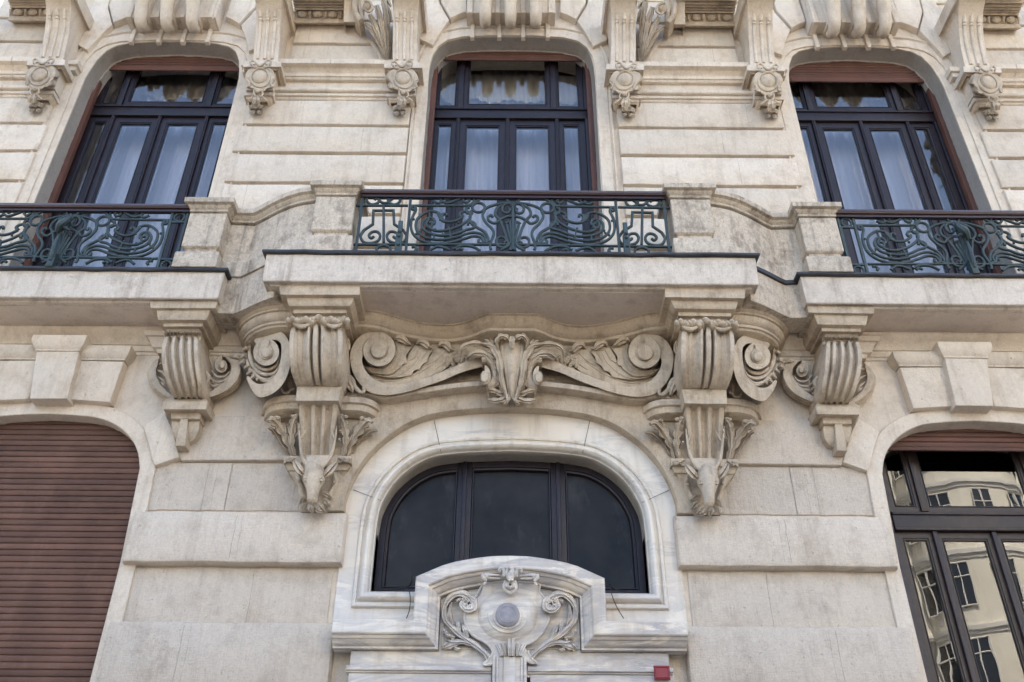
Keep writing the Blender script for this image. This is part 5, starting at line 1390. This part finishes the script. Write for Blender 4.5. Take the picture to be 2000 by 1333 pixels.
H_ = MB()
for pts, w, d, lob in [([(620, 1140), (590, 1060), (480, 960), (360, 880), (250, 790), (160, 690), (150, 560), (220, 450), (330, 420), (430, 470)], [5, 7, 7, 7, 7, 6, 6, 7, 8, 7], [.03, .05, .05, .05, .05, .045, .045, .05, .06, .06], 6),
                       ([(380, 880), (360, 800), (330, 740)], [6, 7, 2], [.04, .07, .05], 2), ([(300, 830), (290, 740), (280, 690)], [4, 6, 1.5], [.04, .06, .03], 2), ([(230, 740), (200, 640), (215, 500)], [4, 6, 1.5], [.03, .05, .03], 3),
                       ([(480, 960), (340, 920), (240, 920), (170, 900)], [4, 6, 6, 1.5], [.04, .05, .05, .03], 3), ([(300, 930), (200, 960), (140, 985)], [4, 7, 3], [.04, .05, .03], 3), ([(240, 960), (280, 990), (320, 990)], [3, 5, 1.5], [.03, .04, .03], 2), ([(190, 930), (150, 950), (130, 985)], [3, 5, 2], [.03, .05, .03], 2),
                       ([(430, 450), (460, 520), (430, 580), (350, 570), (330, 510), (390, 490)], [6, 8, 8, 7, 6, 3], [.07, .10, .11, .10, .09, .08], 5), ([(330, 480), (290, 490), (280, 510)], [4, 5, 2], [.05, .08, .07], 2), ([(260, 870), (180, 850), (140, 800)], [3, 4, 2], [.03, .05, .03], 3)]:
    H_.leaf(pl, zm(pts), w, d, .018, lob=lob, lobd=.3, n=5, rib=1.2)
for x, y in ((350, 470), (400, 500), (370, 540), (410, 550), (440, 510), (340, 530)): H_.cord(front(-.24), zm([(x - 20, y + 18), (x, y - 12), (x + 18, y + 12)]), [.004, .010, .004], .01)
for i in range(5): H_.ell(W(*zm([(145 + i * 22, 800 + i * 22)])[0], -.19), .012, .012, .012, 8, 5)
for L, r, d in [([(550, 220), (545, 250), (580, 290)], .014, .06), ([(560, 235), (600, 245), (720, 250)], .022, .045), ([(600, 230), (720, 235)], .008, .075), ([(600, 262), (720, 268)], .008, .07), ([(575, 290), (560, 320), (545, 330)], .01, .05), ([(760, 250), (760, 190), (735, 165), (712, 180), (725, 200)], .013, .09), ([(780, 290), (770, 330), (780, 390), (830, 420)], .016, .06), ([(810, 280), (790, 220), (800, 160)], .012, .10), ([(800, 310), (790, 340), (830, 365)], .014, .08)]:
    H_.cord(pl, zm(L), [r * .9, r * 1.25, r * .8], d + .10)
H_.join(H_.mirror()); T.join(H_)
for L in ([(805, 150), (840, 165), (850, 200), (815, 230), (825, 270), (860, 285)], [(860, 160), (830, 200), (845, 240), (810, 290)]): T.cord(pl, zm(L), [.009, .017, .009], .235)
# keystone column that drops to the door
def xm(x, y, Y): p = zm([(x, y)])[0]; return W(p[0], p[1], Y)
a = xm(712, 1060, -.23); b = xm(955, 1060, -.23)
T.box(-.125, .125, -.215, 0, 2.95, a.z, .008, .5); T.box(-.045, .045, -.235, -.2, 2.95, a.z + .0, .01, .5)
for x in (-.112, -.088, .088, .112): T.box(x - .008, x + .008, -.228, -.2, 2.95, a.z - .004, .004, .5)
T.leaf(pl, zm([(835, 1060), (835, 960), (835, 880)]), [8, 8.5, 7], [.09, .10, .07], .03, rib=.4)
for m_ in (1, -1):
    q = lambda L: zm([(834 + m_ * (x - 834), y) for x, y in L])
    T.leaf(pl, q([(740, 1060), (725, 1000), (690, 935)]), [4.5, 5, 4.5], [.08, .08, .07], .015, rib=1)
    T.leaf(pl, q([(775, 1060), (768, 1000), (750, 930)]), [3, 3.5, 3.5], [.085, .085, .07], .015, rib=1)
CR = T.build('cartouche_relief', M_MARBG, HOOD, 45)
T = MB(); c = W(*zm([(798, 640)])[0], -.262); T.ell(c, .092, .022, .092, 20, 10, .5)
T.tube([c + Vector((.062 * cos(a), -.016, .062 * sin(a))) for a in [2 * pi * i / 20 for i in range(21)]], .004, 6)
T.build('boss', M_BOSS, CR, 45)
